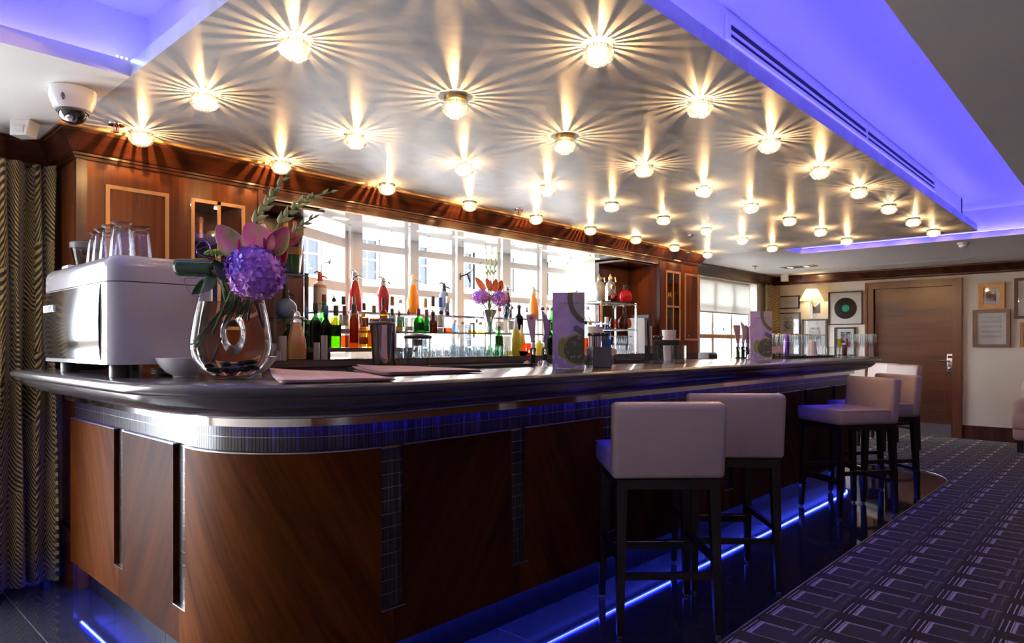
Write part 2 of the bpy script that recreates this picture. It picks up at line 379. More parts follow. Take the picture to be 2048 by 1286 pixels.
# recess: upright faces set back behind the lips, and the upper ceiling
rc = MB()
rc.box(RX0+LED, RX1-LED, RY0+LED, RY0+LED+.05, ZT, ZU); rc.box(RX0+LED, RX0+LED+.05, RY0+LED, OY1+LED, ZT, ZU); rc.box(RX1-LED-.05, RX1-LED, RY0+LED, OY1+LED, ZT, ZU)
rc.box(OX0-LED, RX0+LED, OY1+LED, OY1+LED+.05, ZT, ZU); rc.box(RX1-LED, OX1+LED, OY1+LED, OY1+LED+.05, ZT, ZU)
rc.box(OX1+LED, OX1+LED+.05, OY0-LED, OY1+LED, ZT, ZU); rc.box(OX0-LED-.05, OX0-LED, OY0-LED, OY1+LED, ZT, ZU); rc.box(OX0-LED, OX1+LED, OY0-LED-.05, OY0-LED, ZT, ZU)
rc.box(OX0-.2, OX1+.2, OY0-.2, OY1+.2, ZU, ZU+.05)
obj('recess', rc, M['white'], ceiling, smooth=False)
# cove LED strips lying on the ledges behind the lips
def led(x0, x1, y0, y1, label):
    o = obj('cove_light_strip', MB().box(x0, x1, y0, y1, ZT, ZT+.008), M['led_cove'], smooth=False)
    tag(o, label, 'light strip', 'blue light strips hidden on the ceiling ledges')
k = .05
led(RX0+k, RX1-k, RY0+k, RY0+k+.012, 'blue light strip on the ledge along the bar front edge of the silver ceiling')
led(RX0+k, RX0+k+.012, RY0+k+.02, OY1, 'blue light strip on the silver ceiling ledge above the bar end with the coffee machine')
led(RX1-k-.012, RX1-k, RY0+k+.02, OY1, 'blue light strip on the silver ceiling ledge towards the door wall')
led(OX0, RX0, OY1+k, OY1+k+.012, 'blue light strip on the recess ledge by the dome camera')
led(RX1, OX1, OY1+k, OY1+k+.012, 'blue light strip on the short ledge of the recess near the second window')
led(OX1+k, OX1+k+.012, OY0, OY1, 'blue light strip on the recess ledge beside the door wall')
led(OX0, OX1, OY0-k-.012, OY0-k, 'blue light strip on the ledge of the plain shaded ceiling')
# --- outer ceiling above everything so no sky leaks in
struct('roof', MB().box(XL-.3, XR+.3, YF-.3, YB+.2, ZU+.06, ZU+.12).box(XL-.2, OX0-.2, YF, YB+.3, ZT+.01, ZU+.06).box(OX1+.2, XR+.2, YF, YB+.3, ZT+.01, ZU+.06), M['white'], False)
# --- cornices
CPROF = [(0,-.135),(.012,-.135),(.014,-.122),(.022,-.118),(.022,-.108),(.030,-.104),(.034,-.095),(.075,-.028),(.082,-.022),(.082,-.012),(.090,-.010),(.090,0),(0,0)]
def cornice(name, pts, mat, pale=None):        # pts: polyline of the wall line, room side on the right hand
    mb = MB(); n = len(pts); k = len(CPROF)
    for i, p in enumerate(pts):
        p = Vector(p); d0 = (p - Vector(pts[i-1])).normalized() if i else None; d1 = (Vector(pts[i+1]) - p).normalized() if i < n-1 else None
        a = d0 or d1; b = d1 or d0
        na = Vector((a.y, -a.x)); nb = Vector((b.y, -b.x)); mt = (na+nb); mt = mt / max(.3, mt.dot(na)) if mt.length > 1e-6 else na
        for o_, z in CPROF: q = p + mt*o_; mb.v.append((q.x, q.y, ZC-.001+z))
    for i in range(n-1):
        for j in range(k): j2 = (j+1) % k; mb.f.append((i*k+j, i*k+j2, (i+1)*k+j2, (i+1)*k+j)); mb.m.append(0)
    mb.f.append(tuple(range(k))); mb.m.append(0); mb.f.append(tuple((n-1)*k+i for i in range(k))); mb.m.append(0)
    return struct(name, mb, mat)
CABX0, CABX1, CABY = .955, 7.17, 3.745
cornice('trim_1', [(CABX0, YB), (CABX0, CABY), (CABX1, CABY), (CABX1, YB)], M['mahog_x'])
cornice('trim_2', [(XL, YB), (CABX0, YB)], M['mahog_x'])
cornice('trim_3', [(CABX1, YB), (XR, YB), (XR, YF)], M['mahog_x'])
# pale fillet between ceiling and cornice
fl = MB().box(CABX0-.10, CABX1+.10, CABY-.115, CABY-.08, ZC-.012, ZC-.001); struct('trim_4', fl, M['string'], False)
# --- baseboards
bb = MB().box(XR-.018, XR, YF, 1.71, .006, .165).box(XR-.026, XR, YF, 1.71, .165, .182); struct('baseboard_right', bb, M['mahog_dk'], False)
bb = MB().box(XR-.018, XR, 2.83, YB, .006, .165).box(XR-.026, XR, 2.83, YB, .165, .182); struct('baseboard_right.001', bb, M['mahog_dk'], False)
bb = MB().box(XL, .95, YB-.018, YB, .0, .18); struct('baseboard_back', bb, M['mahog_dk'], False)
# --- the door in the far wall
dz = thing('door_1', '', '', (XR, 0, 0)); dz['kind'] = 'structure'; dz['label'] = 'flush dark wood door with a lever handle in the far wall'
fr = MB()
for (y0, y1) in ((1.705, 1.80), (2.735, 2.83)): fr.box(-.03, .10, y0, y1, .006, 1.985)
fr.box(-.03, .10, 1.705, 2.83, 1.985, 2.065)
for (y0, y1) in ((1.695, 1.722), (2.813, 2.84)): fr.box(-.042, .0, y0, y1, .006, 2.05)
fr.box(-.042, 0, 1.695, 2.84, 2.05, 2.078)
obj('door_frame', fr, M['trimwood'], dz, smooth=False)
lf = obj('door_leaf', MB().box(.035, .08, 1.803, 2.732, .012, 1.983), M['doorwood'], dz, smooth=False)
inl = MB()
for (y0, y1, z0, z1) in ((1.895,1.90,.10,1.90),(2.635,2.64,.10,1.90),(1.895,2.64,1.895,1.90)): inl.box(.0335, .036, y0, y1, z0, z1)
obj('inlay_line', inl, M['trimwood'], dz, smooth=False)
obj('kick_plate', MB().box(.031, .035, 1.82, 2.715, .012, .17), M['steel'], dz, smooth=False)
lk = obj('lock_plate', MB().bbox((.027, 1.835, .973), (.018, .068, .245), .006), M['steel'], dz)
obj('card_slot', MB().bbox((.014, 1.835, 1.055), (.016, .05, .03), .004), M['black'], lk)
hd = MB(); hd.tube([(.03,1.835,1.0),(-.028,1.835,1.0)], .011, 10); hd.tube([(-.026,1.828,1.0),(-.028,1.955,1.002)], .009, 10); obj('lever_handle', hd, M['chrome'], lk)
obj('thumb_turn', MB().lathe([(.018,0),(.018,.012),(.010,.016)], 12).xform(Matrix.Translation((.018,1.835,.905)) @ Matrix.Rotation(-PI/2,4,'Y')), M['chrome'], lk)
struct('door_light_block', MB().box(XR+.25, XR+.30, 1.5, 3.0, -.05, 2.3).box(XR, XR+.30, 1.5, 3.0, -.06, .004).box(XR+.2, XR+.30, 1.5, 1.55, 0, 2.3).box(XR+.2, XR+.30, 2.95, 3.0, 0, 2.3), M['mahog_dk'], False)  # unseen backing added behind the door to stop sky light leaking under it
obj('threshold', MB().box(-.03, .09, 1.80, 2.735, .006, .011), M['brass'], dz, smooth=False)  # strip added to close the bright gap under the leaf
# --- window_1: canted bay behind the bar
WY = 4.52
def sash(mb, x0, x1, z0, z1, y, t=.045, d=.05):
    mb.box(x0, x0+t, y, y+d, z0, z1); mb.box(x1-t, x1, y, y+d, z0, z1); mb.box(x0+t, x1-t, y, y+d, z0, z0+t); mb.box(x0+t, x1-t, y, y+d, z1-t, z1)
w1 = thing('window_1', '', '', (0,0,0)); w1['kind'] = 'structure'; w1['label'] = 'wide painted bay window behind the bottles'
WZ0, WZ1 = 1.12, 2.14
cols = [px(u,600,'y',WY).x for u in (706,822,914,1006,1082,1153)]
fm = MB()
for i, c_ in enumerate(cols):
    w_ = (.055,.045,.040,.055,.045,.05)[i]; fm.box(c_-w_, c_+w_, WY-.05, WY+.08, WZ0, WZ1)
fm.box(cols[0], cols[-1], WY-.03, WY+.08, WZ0-.06, WZ0+.035)
obj('frame', fm, M['white'], w1, smooth=False)
for i in range(5):
    x0 = cols[i] + (.055,.045,.040,.055,.045)[i]; x1 = cols[i+1] - (.045,.040,.055,.045,.05)[i]
    zs = [WZ0+.02, 1.655, 1.995, WZ1]
    for j in range(3):
        s_ = MB(); sash(s_, x0, x1, zs[j], zs[j+1], WY-.005, .028, .04); so = obj('sash', s_, M['white'], w1, smooth=False)
        obj('pane', MB().box(x0+.02, x1-.02, WY+.012, WY+.016, zs[j]+.02, zs[j+1]-.02), M['pane'], so, smooth=False)
# canted left light and plain right reveal
cv = Matrix.Translation((2.36, YB+.02, 0)) @ Matrix.Rotation(math.atan2(WY-YB-.02, cols[0]-2.36), 4, 'Z'); cw = math.hypot(WY-YB, cols[0]-2.36)
for j, (z0, z1) in enumerate(((1.12,1.655),(1.655,1.995),(1.995,2.14))):
    s_ = MB(); sash(s_, .02, cw-.10, z0, z1, 0, .035, .04); s_.xform(cv); so = obj('sash', s_, M['white'], w1, smooth=False)
    obj('pane', MB().box(.03, cw-.12, .016, .02, z0+.02, z1-.02).xform(cv), M['pane'], so, smooth=False)
obj('pier', MB().box(cw-.10, cw+.02, -.03, .12, 1.06, 2.14).xform(cv), M['white'], w1, smooth=False)
st = MB(); pl = px(652,525,'y',4.36); st.tube([(pl.x-.06,4.31,pl.z-.02),(pl.x,4.33,pl.z),(pl.x+.03,4.34,pl.z+.03)], .009, 8); st.ball((pl.x,4.32,pl.z), .018); obj('catch', st, M['chrome'], w1)
rv = MB().prism([(cols[-1]+.03, WY+.08),(5.74, YB+.0),(5.80, YB+.0),(cols[-1]+.20, WY+.08)], 1.06, 2.14); obj('reveal', rv, M['white'], w1, smooth=False)
stay = MB(); a_ = px(922,553,'y',4.44); b_ = px(935,548,'y',4.44); c2 = px(964,524,'y',4.44)
stay.tube([(a_.x,4.45,a_.z-.03),(a_.x,4.45,a_.z+.03)], .006); stay.tube([(a_.x,4.45,a_.z),(b_.x,4.44,b_.z),(c2.x,4.44,c2.z)], [.007,.006,.002]); e_ = px(939,565,'y',4.44); stay.tube([(b_.x,4.44,b_.z),(e_.x,4.43,e_.z)], .008)
obj('window_stay', stay, M['rubber'], w1)
# --- window_2: sash window with a roller blind
w2 = thing('window_2', '', '', (0,0,0)); w2['kind'] = 'structure'; w2['label'] = 'bright window past the right cabinet with its blind half down'
fm = MB(); W2 = [8.0, 8.585, 9.165, 9.75]
for x_ in W2: fm.box(x_-.03, x_+.03, 4.27, 4.34, .92, 2.10)
fm.box(8.0, 9.75, 4.27, 4.34, .92, .98); fm.box(8.0, 9.75, 4.26, 4.34, 1.30, 1.36); fm.box(8.0, 9.75, 4.27, 4.34, 1.71, 1.76); fm.box(8.0, 9.75, 4.27, 4.34, 2.05, 2.10)
obj('frame', fm, M['white'], w2, smooth=False)
obj('transom_rail', MB().box(8.0, 9.3, 4.20, 4.27, 1.30, 1.345), M['string'], w2, smooth=False)
for i in range(3):
    for z0, z1 in ((.98,1.30),(1.36,1.71),(1.76,2.05)): obj('pane', MB().box(W2[i]+.03, W2[i+1]-.03, 4.30, 4.304, z0, z1), M['pane'], w2, smooth=False)
obj('sill', MB().box(7.9, 9.85, 4.08, 4.32, .885, .92), M['white'], w2, smooth=False)
m = MT('blind_fabric'); m.n.remove(m.b); nz = m.noise(300); tl = m.n.new('ShaderNodeBsdfTranslucent'); df = m.n.new('ShaderNodeBsdfDiffuse'); tp = m.n.new('ShaderNodeBsdfTransparent')
colr = m.mix(nz, (.80,.79,.75), (.88,.87,.83)); m.l.new(colr.k, tl.inputs[0]); m.l.new(colr.k, df.inputs[0])
mx = m.n.new('ShaderNodeMixShader'); mx.inputs[0].default_value = .72; m.l.new(tl.outputs[0], mx.inputs[1]); m.l.new(df.outputs[0], mx.inputs[2])
mx2 = m.n.new('ShaderNodeMixShader'); mx2.inputs[0].default_value = .05; m.l.new(mx.outputs[0], mx2.inputs[1]); m.l.new(tp.outputs[0], mx2.inputs[2]); m.l.new(mx2.outputs[0], m.out.inputs[0])
M['blind'] = m.mat
bl = thing('roller_blind', 'half lowered pale roller blind with the window bars showing through', 'blind', (8.87, 4.235, 1.64))
obj('fabric', MB().box(-.80, .80, -.001, .001, .02, .46), M['blind'], bl, smooth=False)
obj('bottom_bar', MB().bbox((0, 0, .012), (1.60, .014, .022), .004), M['white'], bl)
obj('roller', MB().tube([(-.81,0,.45),(.81,0,.45)], .016, 12), M['white'], bl)
# --- street front seen through the windows
m = MT('portland_stone'); X, Y, Z = m.xyz(); nz = m.noise(2.0); jn = ((Z/.42).frac().lt(.035)).max(((X/.9 + (Z/.42).floor()*.5).frac()).lt(.014))
m.set(color=m.mix(jn*.35, m.mix(nz, (.225,.213,.195), (.275,.262,.245)), (.155,.147,.14)), rough=.8); M['stone'] = m.mat
FYS = 20.0
fb = thing('street_building', 'pale stone building across the street with sash windows', 'building', (0, FYS, 0))
wm = MB(); WIN = [8.9 + i*2.35 for i in range(20)]
for (z0, z1) in ((-1.5,.1),(.1,2.1),(2.1,3.45),(3.45,5.0),(5.0,6.3),(6.3,7.9),(7.9,13)):
    if (z0, z1) in ((.1,2.1),(3.45,5.0),(6.3,7.9)):
        x = 7.5
        for wx in WIN: wm.box(x, wx, 0, .3, z0, z1); x = wx + .95
        wm.box(x, 56, 0, .3, z0, z1)
    else: wm.box(7.5, 56, 0, .3, z0, z1)
wm.box(7.5, 56, .3, .5, -1.5, 13)
wm.box(7.5, 56, -.25, 0, 2.45, 2.70); wm.box(7.5, 56, -.15, 0, 5.45, 5.65)
obj('stone_front', wm, M['stone'], fb, smooth=False)
dark_pane = plain('street_window_glass', (.02,.025,.03), .05, 0, .2, spec=.22)
for z0, hh in ((.1, 2.0), (3.45, 1.55), (6.3, 1.6)):
    swf = MB(); sash(swf, 0, .95, 0, hh, .12, .07, .06); swf.box(.07,.88,.12,.18,hh*.5-.03,hh*.5+.03); swf.box(.45,.50,.13,.17,.07,hh-.07); swf.box(-.12,0,-.05,.1,-.1,hh+.15); swf.box(.95,1.07,-.05,.1,-.1,hh+.15); swf.box(-.12,1.07,-.05,.1,hh,hh+.15); swf.box(-.15,1.10,-.10,.1,-.12,0)
    swm = swf.mesh('sash_window', M['white'], False); swg = MB().box(.05,.90,.15,.16,.05,hh-.05).mesh('pane', dark_pane, False)
    for wx in WIN: w_ = link('sash_window', swm, fb, (wx, 0, z0)); link('pane', swg, w_)
lp = thing('street_downpipe', 'dark drainpipe running down the stone building opposite', 'pipe', (px(1015,500,'y',19.4).x, 19.4, -1.5)); obj('pipe', MB().tube([(0,0,0),(0,0,12)], .22, 10), plain('pipe_paint', (.12,.13,.16), .5), lp)
struct('street', MB().box(-14, 60, 4.95, 20.4, -1.55, -1.5), plain('pavement', (.42,.40,.38), .9), False)
# ================================================================== THE BAR
BX0, BY0, BX1, RR = .957, 1.95, 7.08, .48           # line of the panel fronts: end face X, front face Y, far end X, corner radius
S0 = 3.86 - (BY0+RR); SA1 = S0 + PI/2*RR; SA2 = SA1 + (BX1-RR - (BX0+RR)); SA3 = SA2 + PI/2*RR; SE = SA3 + .35
def bp(s, off=0, z=0):                               # point on the bar line at arc length s, pushed out by off
    if s < S0: return Vector((BX0-off, 3.86-s, z))
    if s < SA1: a = (s-S0)/RR; return Vector((BX0+RR-(RR+off)*math.cos(a), BY0+RR-(RR+off)*math.sin(a), z))
    if s < SA2: return Vector((BX0+RR+(s-SA1), BY0-off, z))
    if s < SA3: a = (s-SA2)/RR; return Vector((BX1-RR+(RR+off)*math.sin(a), BY0+RR-(RR+off)*math.cos(a), z))
    return Vector((BX1+off, BY0+RR+(s-SA3), z))
def srange(s0, s1, step=.06):
    pts = [s0]; brk = [q for q in (S0, SA1, SA2, SA3) if s0 < q < s1]; arcs = ((S0,SA1),(SA2,SA3))
    for q in brk + [s1]:
        a = pts[-1]
        if any(l-1e-6 <= a and q <= h+1e-6 for l, h in arcs):
            n = max(1, int((q-a)/step)+1)
            for i in range(1, n): pts.append(a+(q-a)*i/n)
        pts.append(q)
    return pts
def bslab(mb, s0, s1, o0, o1, z0, z1):               # slab following the bar line
    ss = srange(s0, s1, .05); b = len(mb.v); n = len(ss)
    for s in ss:
        for (o_, z) in ((o0,z0),(o1,z0),(o1,z1),(o0,z1)): mb.v.append(tuple(bp(s,o_,z)))
    for i in range(n-1):
        for j in range(4): j2 = (j+1) % 4; mb.f.append((b+i*4+j, b+i*4+j2, b+(i+1)*4+j2, b+(i+1)*4+j)); mb.m.append(0)
    mb.f.append((b,b+1,b+2,b+3)); mb.m.append(0); mb.f.append(tuple(b+(n-1)*4+j for j in (3,2,1,0))); mb.m.append(0)
def suv(o):                                          # UV = metres along and up the panel
    me = o.data; uv = me.uv_layers.new(name='UVMap')
    for l in me.loops:
        v = me.vertices[l.vertex_index].co; s = None
        if v.x <= BX0+.05 and v.y > BY0+RR: s = 3.86 - v.y
        elif v.y > BY0+RR-1e-4 and v.x > BX1-.1: s = SA3 + v.y
        elif v.x < BX0+RR: s = S0 + RR*math.atan2(BY0+RR-v.y, BX0+RR-v.x)
        elif v.x > BX1-RR: s = SA2 + RR*math.atan2(v.x-BX1+RR, BY0+RR-v.y)
        else: s = SA1 + v.x-BX0-RR
        uv.data[l.index].uv = (s, v.z)
bar = thing('bar_counter', 'long curved mahogany bar with tile slots and a mosaic frieze', 'bar counter', (0,0,0))
Z0P, Z1P, ZS = .155, .857, .28
slots = [3.86-3.212, 3.86-2.567, SA1-.013] + [SA1-.013 + .668*i for i in range(1, 8)]; SW = .105
core = MB(); bslab(core, .0, SE, -.42, -.112, .0, .16); bslab(core, .0, SE, -.42, -.022, .16, .975); obj('core', core, M['mahog_dk'], bar, smooth=False)
edges = [0] + [v for s in slots for v in (s, s+SW)] + [SE]
for i in range(len(slots)+1):
    a, b = edges[2*i], edges[2*i+1]
    mb = MB(); bslab(mb, a, b, -.022, .0, Z0P, Z1P)
    if i > 0: bslab(mb, a-SW/2, a, -.022, .0, Z0P, ZS)
    if i < len(slots): bslab(mb, b, b+SW/2, -.022, .0, Z0P, ZS)
    o = obj('panel', mb, M['veneer_a'] if i % 2 == 0 else M['veneer_b'], bar, angle=25); suv(o)
    cp = MB(); bslab(cp, a, b, -.022, .001, Z1P, Z1P+.004); obj('edge_strip', cp, M['steel'], bar)
# slot mosaic: rows of little sticks, each row a tile
rowh = .0472
for s in slots:
    k = 0; z = ZS + .004
    while z < Z1P - .01:
        t = MB()
        for q in range(6): bslab(t, s+.001+q*SW/6, s-.001+(q+1)*SW/6, -.0215, -.0185, z+.0015, min(z+rowh-.0015, Z1P))
        obj('tile', t, M['mosaic'], bar, smooth=False); z += rowh; k += 1
    sb = MB(); bslab(sb, s, s+SW, -.0222, -.0212, ZS, Z1P); obj('slot_backing', sb, M['steel'], bar, smooth=False)
    lg = MB(); bslab(lg, s, s+SW, -.022, .001, ZS, ZS+.004); obj('slot_sill', lg, M['steel'], bar, smooth=False)
# frieze: two rows of narrow smoked sticks
fz = MB(); s = .01
while s < SA3:
    for r_ in range(2):
        bslab(fz, s, s+.0118, -.0215, -.016, Z1P+.006+r_*.0475, Z1P+.006+r_*.0475+.0455)
    s += .0135
mj = MB(); bslab(mj, 0, SA3, -.0222, -.0175, Z1P+.0516, Z1P+.0534); obj('joint_strip', mj, M['steel'], bar)
o = obj('frieze_mosaic', fz, M['mosaic'], bar, smooth=False); o['kind'] = 'stuff'
ch = MB(); bslab(ch, .0, SE, -.02, .026, .962, .976); bslab(ch, .0, SE, .020, .026, .950, .962); obj('chrome_band', ch, M['chrome'], bar)
ls = MB(); bslab(ls, .02, SA3, .000, .010, .957, .9615); obj('light_strip', ls, M['led_bar'], bar, smooth=False)
# plinth of black granite pieces
pj = [0,.39,1.0] + [SA1+.28, SA1+.65] + [SA1+1.25+.6*i for i in range(8)] + [SE]
for a, b in zip(pj[:-1], pj[1:]):
    mb = MB(); bslab(mb, a+.001, b-.001, -.11, -.08, .0, .15); obj('plinth_tile', mb, M['plinth'], bar)
# ---- worktop with its moulded nosing
top = MB(); NOSE = [(-.06,.977),(.02,.977),(.06,.982),(.12,.996),(.165,1.016),(.195,1.040),(.203,1.058),(.216,1.060),(.234,1.066),(.243,1.078),(.243,1.090),(.236,1.098),(.224,1.1005)]
ss = srange(-.0, SE, .035); k = len(NOSE)
for s in ss:
    for o_, z in NOSE: top.v.append(tuple(bp(s, o_, z)))
for i in range(len(ss)-1):
    for j in range(k-1): top.f.append((i*k+j, i*k+j+1, (i+1)*k+j+1, (i+1)*k+j)); top.m.append(0)
outer = [bp(s, .224, 1.1005) for s in ss]
TBX, TBY = 1.50, 2.64                               # inner edges of the worktop
poly = [(p.x, p.y) for p in outer] + [(BX1+.224, TBY), (TBX, TBY), (TBX, 4.13), (BX0-.02, 4.13), (BX0-.02, 3.86)]
poly = [p for i, p in enumerate(poly) if i == 0 or (abs(p[0]-poly[i-1][0]) + abs(p[1]-poly[i-1][1])) > 1e-5]
top.add([(x, y, 1.1005) for x, y in poly], [tuple(range(len(poly)))])
top.box(TBX-.02, BX1, TBY-.02, TBY, .98, 1.1005); top.box(TBX-.02, TBX, TBY, 4.13, .98, 1.1005)
bt = obj('bar_worktop', top, M['bartop'], angle=40); tag(bt, 'dark lacquered bar worktop with a rounded moulded edge', 'worktop')
# ---- LED line fixed under the panels: the polished floor mirrors it
fl_ = thing('plinth_light_strip', 'blue light strip under the bar panels mirrored in the black floor', 'light strip')
tb = MB(); bslab(tb, .02, SA2+.2, -.046, -.034, .1505, .1545); obj('strip', tb, M['led_floor'], fl_, smooth=False)
dots = MB(); s = .03
while s < SA2+.2: bslab(dots, s, s+.006, -.044, -.036, .1485, .1504); s += .0165
o = obj('diode', dots, emit('diode_light', (.07,.11,1), 60), fl_, smooth=False); o['kind'] = 'stuff'
# ================================================================== BAR STOOLS
def make_stool(label):
    t = thing('bar_stool', label, 'stool', group='cream leather bar stools')
    w, d = .47, .50
    def pad(c, sz, bev):                              # stuffed pad with a little crown
        return MB().bbox(c, sz, bev, 4)
    seat = MB(); bm = seat.bbox((0,.015,.705), (w, d-.03, .105), .03, 4)
    for i, p in enumerate(seat.v):
        if p[2] > .74: seat.v[i] = (p[0], p[1], p[2] + .012*math.cos(p[0]/w*2.6)*math.cos(p[1]/d*2.6))
    so = obj('seat', seat, M['leather'], t)
    pz = MB(); h = w/2-.004
    pz.tube([(-h,-.19,.752),(-h,.24,.752),(h,.24,.752),(h,-.19,.752)], .0035, 6); obj('piping', pz, M['leather'], so)
    back = MB(); back.bbox((0,0,0), (w+.005, .080, .318), .022, 4)
    back.xform(Matrix.Translation((0,-.215,.818)) @ Matrix.Rotation(math.radians(6),4,'X'))
    for i, p in enumerate(back.v):
        back.v[i] = (p[0], p[1] - .02*(p[0]/(w/2))**2*0, p[2])
    obj('backrest', back, M['leather'], t)
    obj('seat_rail', MB().box(-.215,.215,-.235,.225,.615,.655).box(-.22,.22,-.24,.23,.648,.656), M['wenge'], t, smooth=False)
    for sx in (-1, 1):
        for sy in (-1, 1):
            top_ = Vector((sx*.195, sy*.205-.005, .64)); bot = Vector((sx*.205, sy*.232-.005, .012)); a, b = .022, .014
            lg = MB(); vs = []
            for c_, r in ((bot, b), (top_, a)): vs += [c_+Vector((x*r, y*r, 0)) for x, y in ((-1,-1),(1,-1),(1,1),(-1,1))]
            lg.add(vs, [(3,2,1,0),(4,5,6,7),(0,1,5,4),(1,2,6,5),(2,3,7,6),(3,0,4,7)]); lo = obj('leg', lg, M['wenge'], t, smooth=False)
            obj('foot_glide', MB().lathe([(.010,0),(.012,.003),(.012,.014)], 10, (bot.x,bot.y,0)), M['steel'], lo)
    obj('footrest', MB().box(-.19,.19,.20,.225,.235,.268).box(-.19,.19,.197,.228,.268,.271), [M['wenge']], t, smooth=False)
    obj('footrest_plate', MB().box(-.185,.185,.198,.227,.271,.274), M['chrome'], t, smooth=False)
    obj('stretcher', MB().box(-.19,.19,-.225,-.203,.235,.262), M['wenge'], t, smooth=False)
    for sx in (-1,1): obj('stretcher', MB().box(sx*.2-.011,sx*.2+.011,-.21,.21,.30,.328), M['wenge'], t, smooth=False)
    return t
def place(o, cx, cy, fx, fy):                         # stool local +Y is the way it faces
    o.location = (cx, cy, .001); o.rotation_euler = (0,0, math.atan2(fy, fx) - PI/2)
st0 = make_stool('cream bar stool turned half away, nearest the coffee machine end of the bar')
place(st0, 2.672, 1.605, .35, .346)
for lb, cx, cy_, fx, fy in (('cream bar stool turned half away, second from the coffee machine end', 3.350, 1.612, .38, .338),
        ('cream bar stool facing the beer taps, before the second drinks card', 5.30, 1.585, -.42, .28),
        ('cream bar stool facing the bar, next to the flutes by the rounded bar end', 5.945, 1.585, -.39, .31)):
    place(dup(st0, label=lb), cx, cy_, fx, fy)
for lb, x_, y_, fx, fy in (('cream bar stool beyond the bar end, close to the door', 9.23, 2.505, -.5, .35), ('cream bar stool beyond the bar end, in line with the door edge', 8.71, 2.16, -.5, .35)):
    s_ = dup(st0, label=lb); place(s_, x_, y_, fx, fy); s_.location.z = .007
# ================================================================== CEILING LAMPS
m = MT('lamp_crystal'); m.n.remove(m.b); tr = m.n.new('ShaderNodeBsdfTransparent'); tr.inputs[0].default_value = (1,.97,.9,1); gl = m.n.new('ShaderNodeBsdfGlossy'); gl.inputs['Roughness'].default_value = .03
em = m.n.new('ShaderNodeEmission'); nz = m.noise(60); ec = m.mix(nz, (1,.76,.42), (1,.83,.54)); m.l.new(ec.k, em.inputs[0]); lf_ = m.n.new('ShaderNodeLayerWeight'); lf_.inputs[0].default_value = .5; ff = S(m.t, lf_.outputs['Facing'])*-1 + 1.0; es = ff*ff*ff*.75 + (m.noise(90)-.5)*.25 + .10; m.l.new(es.k, em.inputs[1])
lw = m.n.new('ShaderNodeLayerWeight'); lw.inputs[0].default_value = .45
mx = m.n.new('ShaderNodeMixShader'); m.l.new(lw.outputs['Facing'], mx.inputs[0]); m.l.new(tr.outputs[0], mx.inputs[1]); m.l.new(gl.outputs[0], mx.inputs[2])
ad = m.n.new('ShaderNodeAddShader'); m.l.new(mx.outputs[0], ad.inputs[0]); m.l.new(em.outputs[0], ad.inputs[1]); m.l.new(ad.outputs[0], m.out.inputs[0]); M['crystal'] = m.mat
M['bulb'] = emit('lamp_bulb', (1,.72,.38), 60)
m = MT('ray_bar'); nz = m.noise(20); m.set(color=m.mix(nz, (.45,.42,.36), (.55,.52,.46)), rough=.3); M['prism'] = m.mat  # matt finish of the added ray bars, not a clear prism
GX = [1.173+.729*i for i in range(9)]; GY = [1.366+.726*j for j in range(4)]
random.seed(3)
def make_lamp():
    t = thing('ceiling_lamp', 'round faceted crystal lamp glowing warm on the silver ceiling', 'ceiling lamp', group='crystal lamps in a grid on the silver ceiling')
    obj('rim', MB().lathe([(.036,0),(.052,-.001),(.055,-.006),(.050,-.010),(.036,-.010)], 24), M['glass'], t)
    n = 10; cr = MB()
    cr.lathe([(.044,-.012),(.052,-.020),(.057,-.032),(.055,-.046),(.044,-.060),(.026,-.070),(.0,-.073)], n)
    obj('crystal', cr, M['crystal'], t, smooth=False)
    pr = MB()                                          # opaque bars added inside the lens to shadow rays of light onto the ceiling
    a = 0
    for i in range(20):
        w = .105 + .09*random.random(); 
        for (z0, z1) in ((-.010,-.058),):
            pr.cbox((.041*math.cos(a), .041*math.sin(a), (z0+z1)/2), (.003, .041*w, abs(z1-z0)), Matrix.Rotation(a,3,'Z'))
        a += 2*PI/20
    obj('ray_bar_ring', pr, M['prism'], t, smooth=False)
    obj('bulb', MB().ball((0,0,-.046), .010, 10, 8), M['bulb'], t)
    l = bpy.data.lights.new('lamp_light', 'POINT'); l.energy = 3.5; l.color = (1,.57,.235); l.shadow_soft_size = .0012
    lo = bpy.data.objects.new('lamp_light', l); COL.objects.link(lo); lo.parent = t; lo.location = (0,0,-.034)
    return t
lamp0 = make_lamp()
for i, x in enumerate(GX):
    for j, y in enumerate(GY):
        o = lamp0 if (i, j) == (0, 0) else dup(lamp0)
        o.location = (x, y, ZC-.001); o.rotation_euler = (0,0,(i*37+j*53) % 90)
        if (i, j) in ((1,1),(2,1)):
            o.location.z = ZC-.016; c_ = MB().lathe([(.040,.015),(.048,.015),(.048,-.002),(.040,-.002)], 20); obj('collar', c_, M['brass'], o)
            o['label'] = 'crystal ceiling lamp hanging a little low on a brass collar'
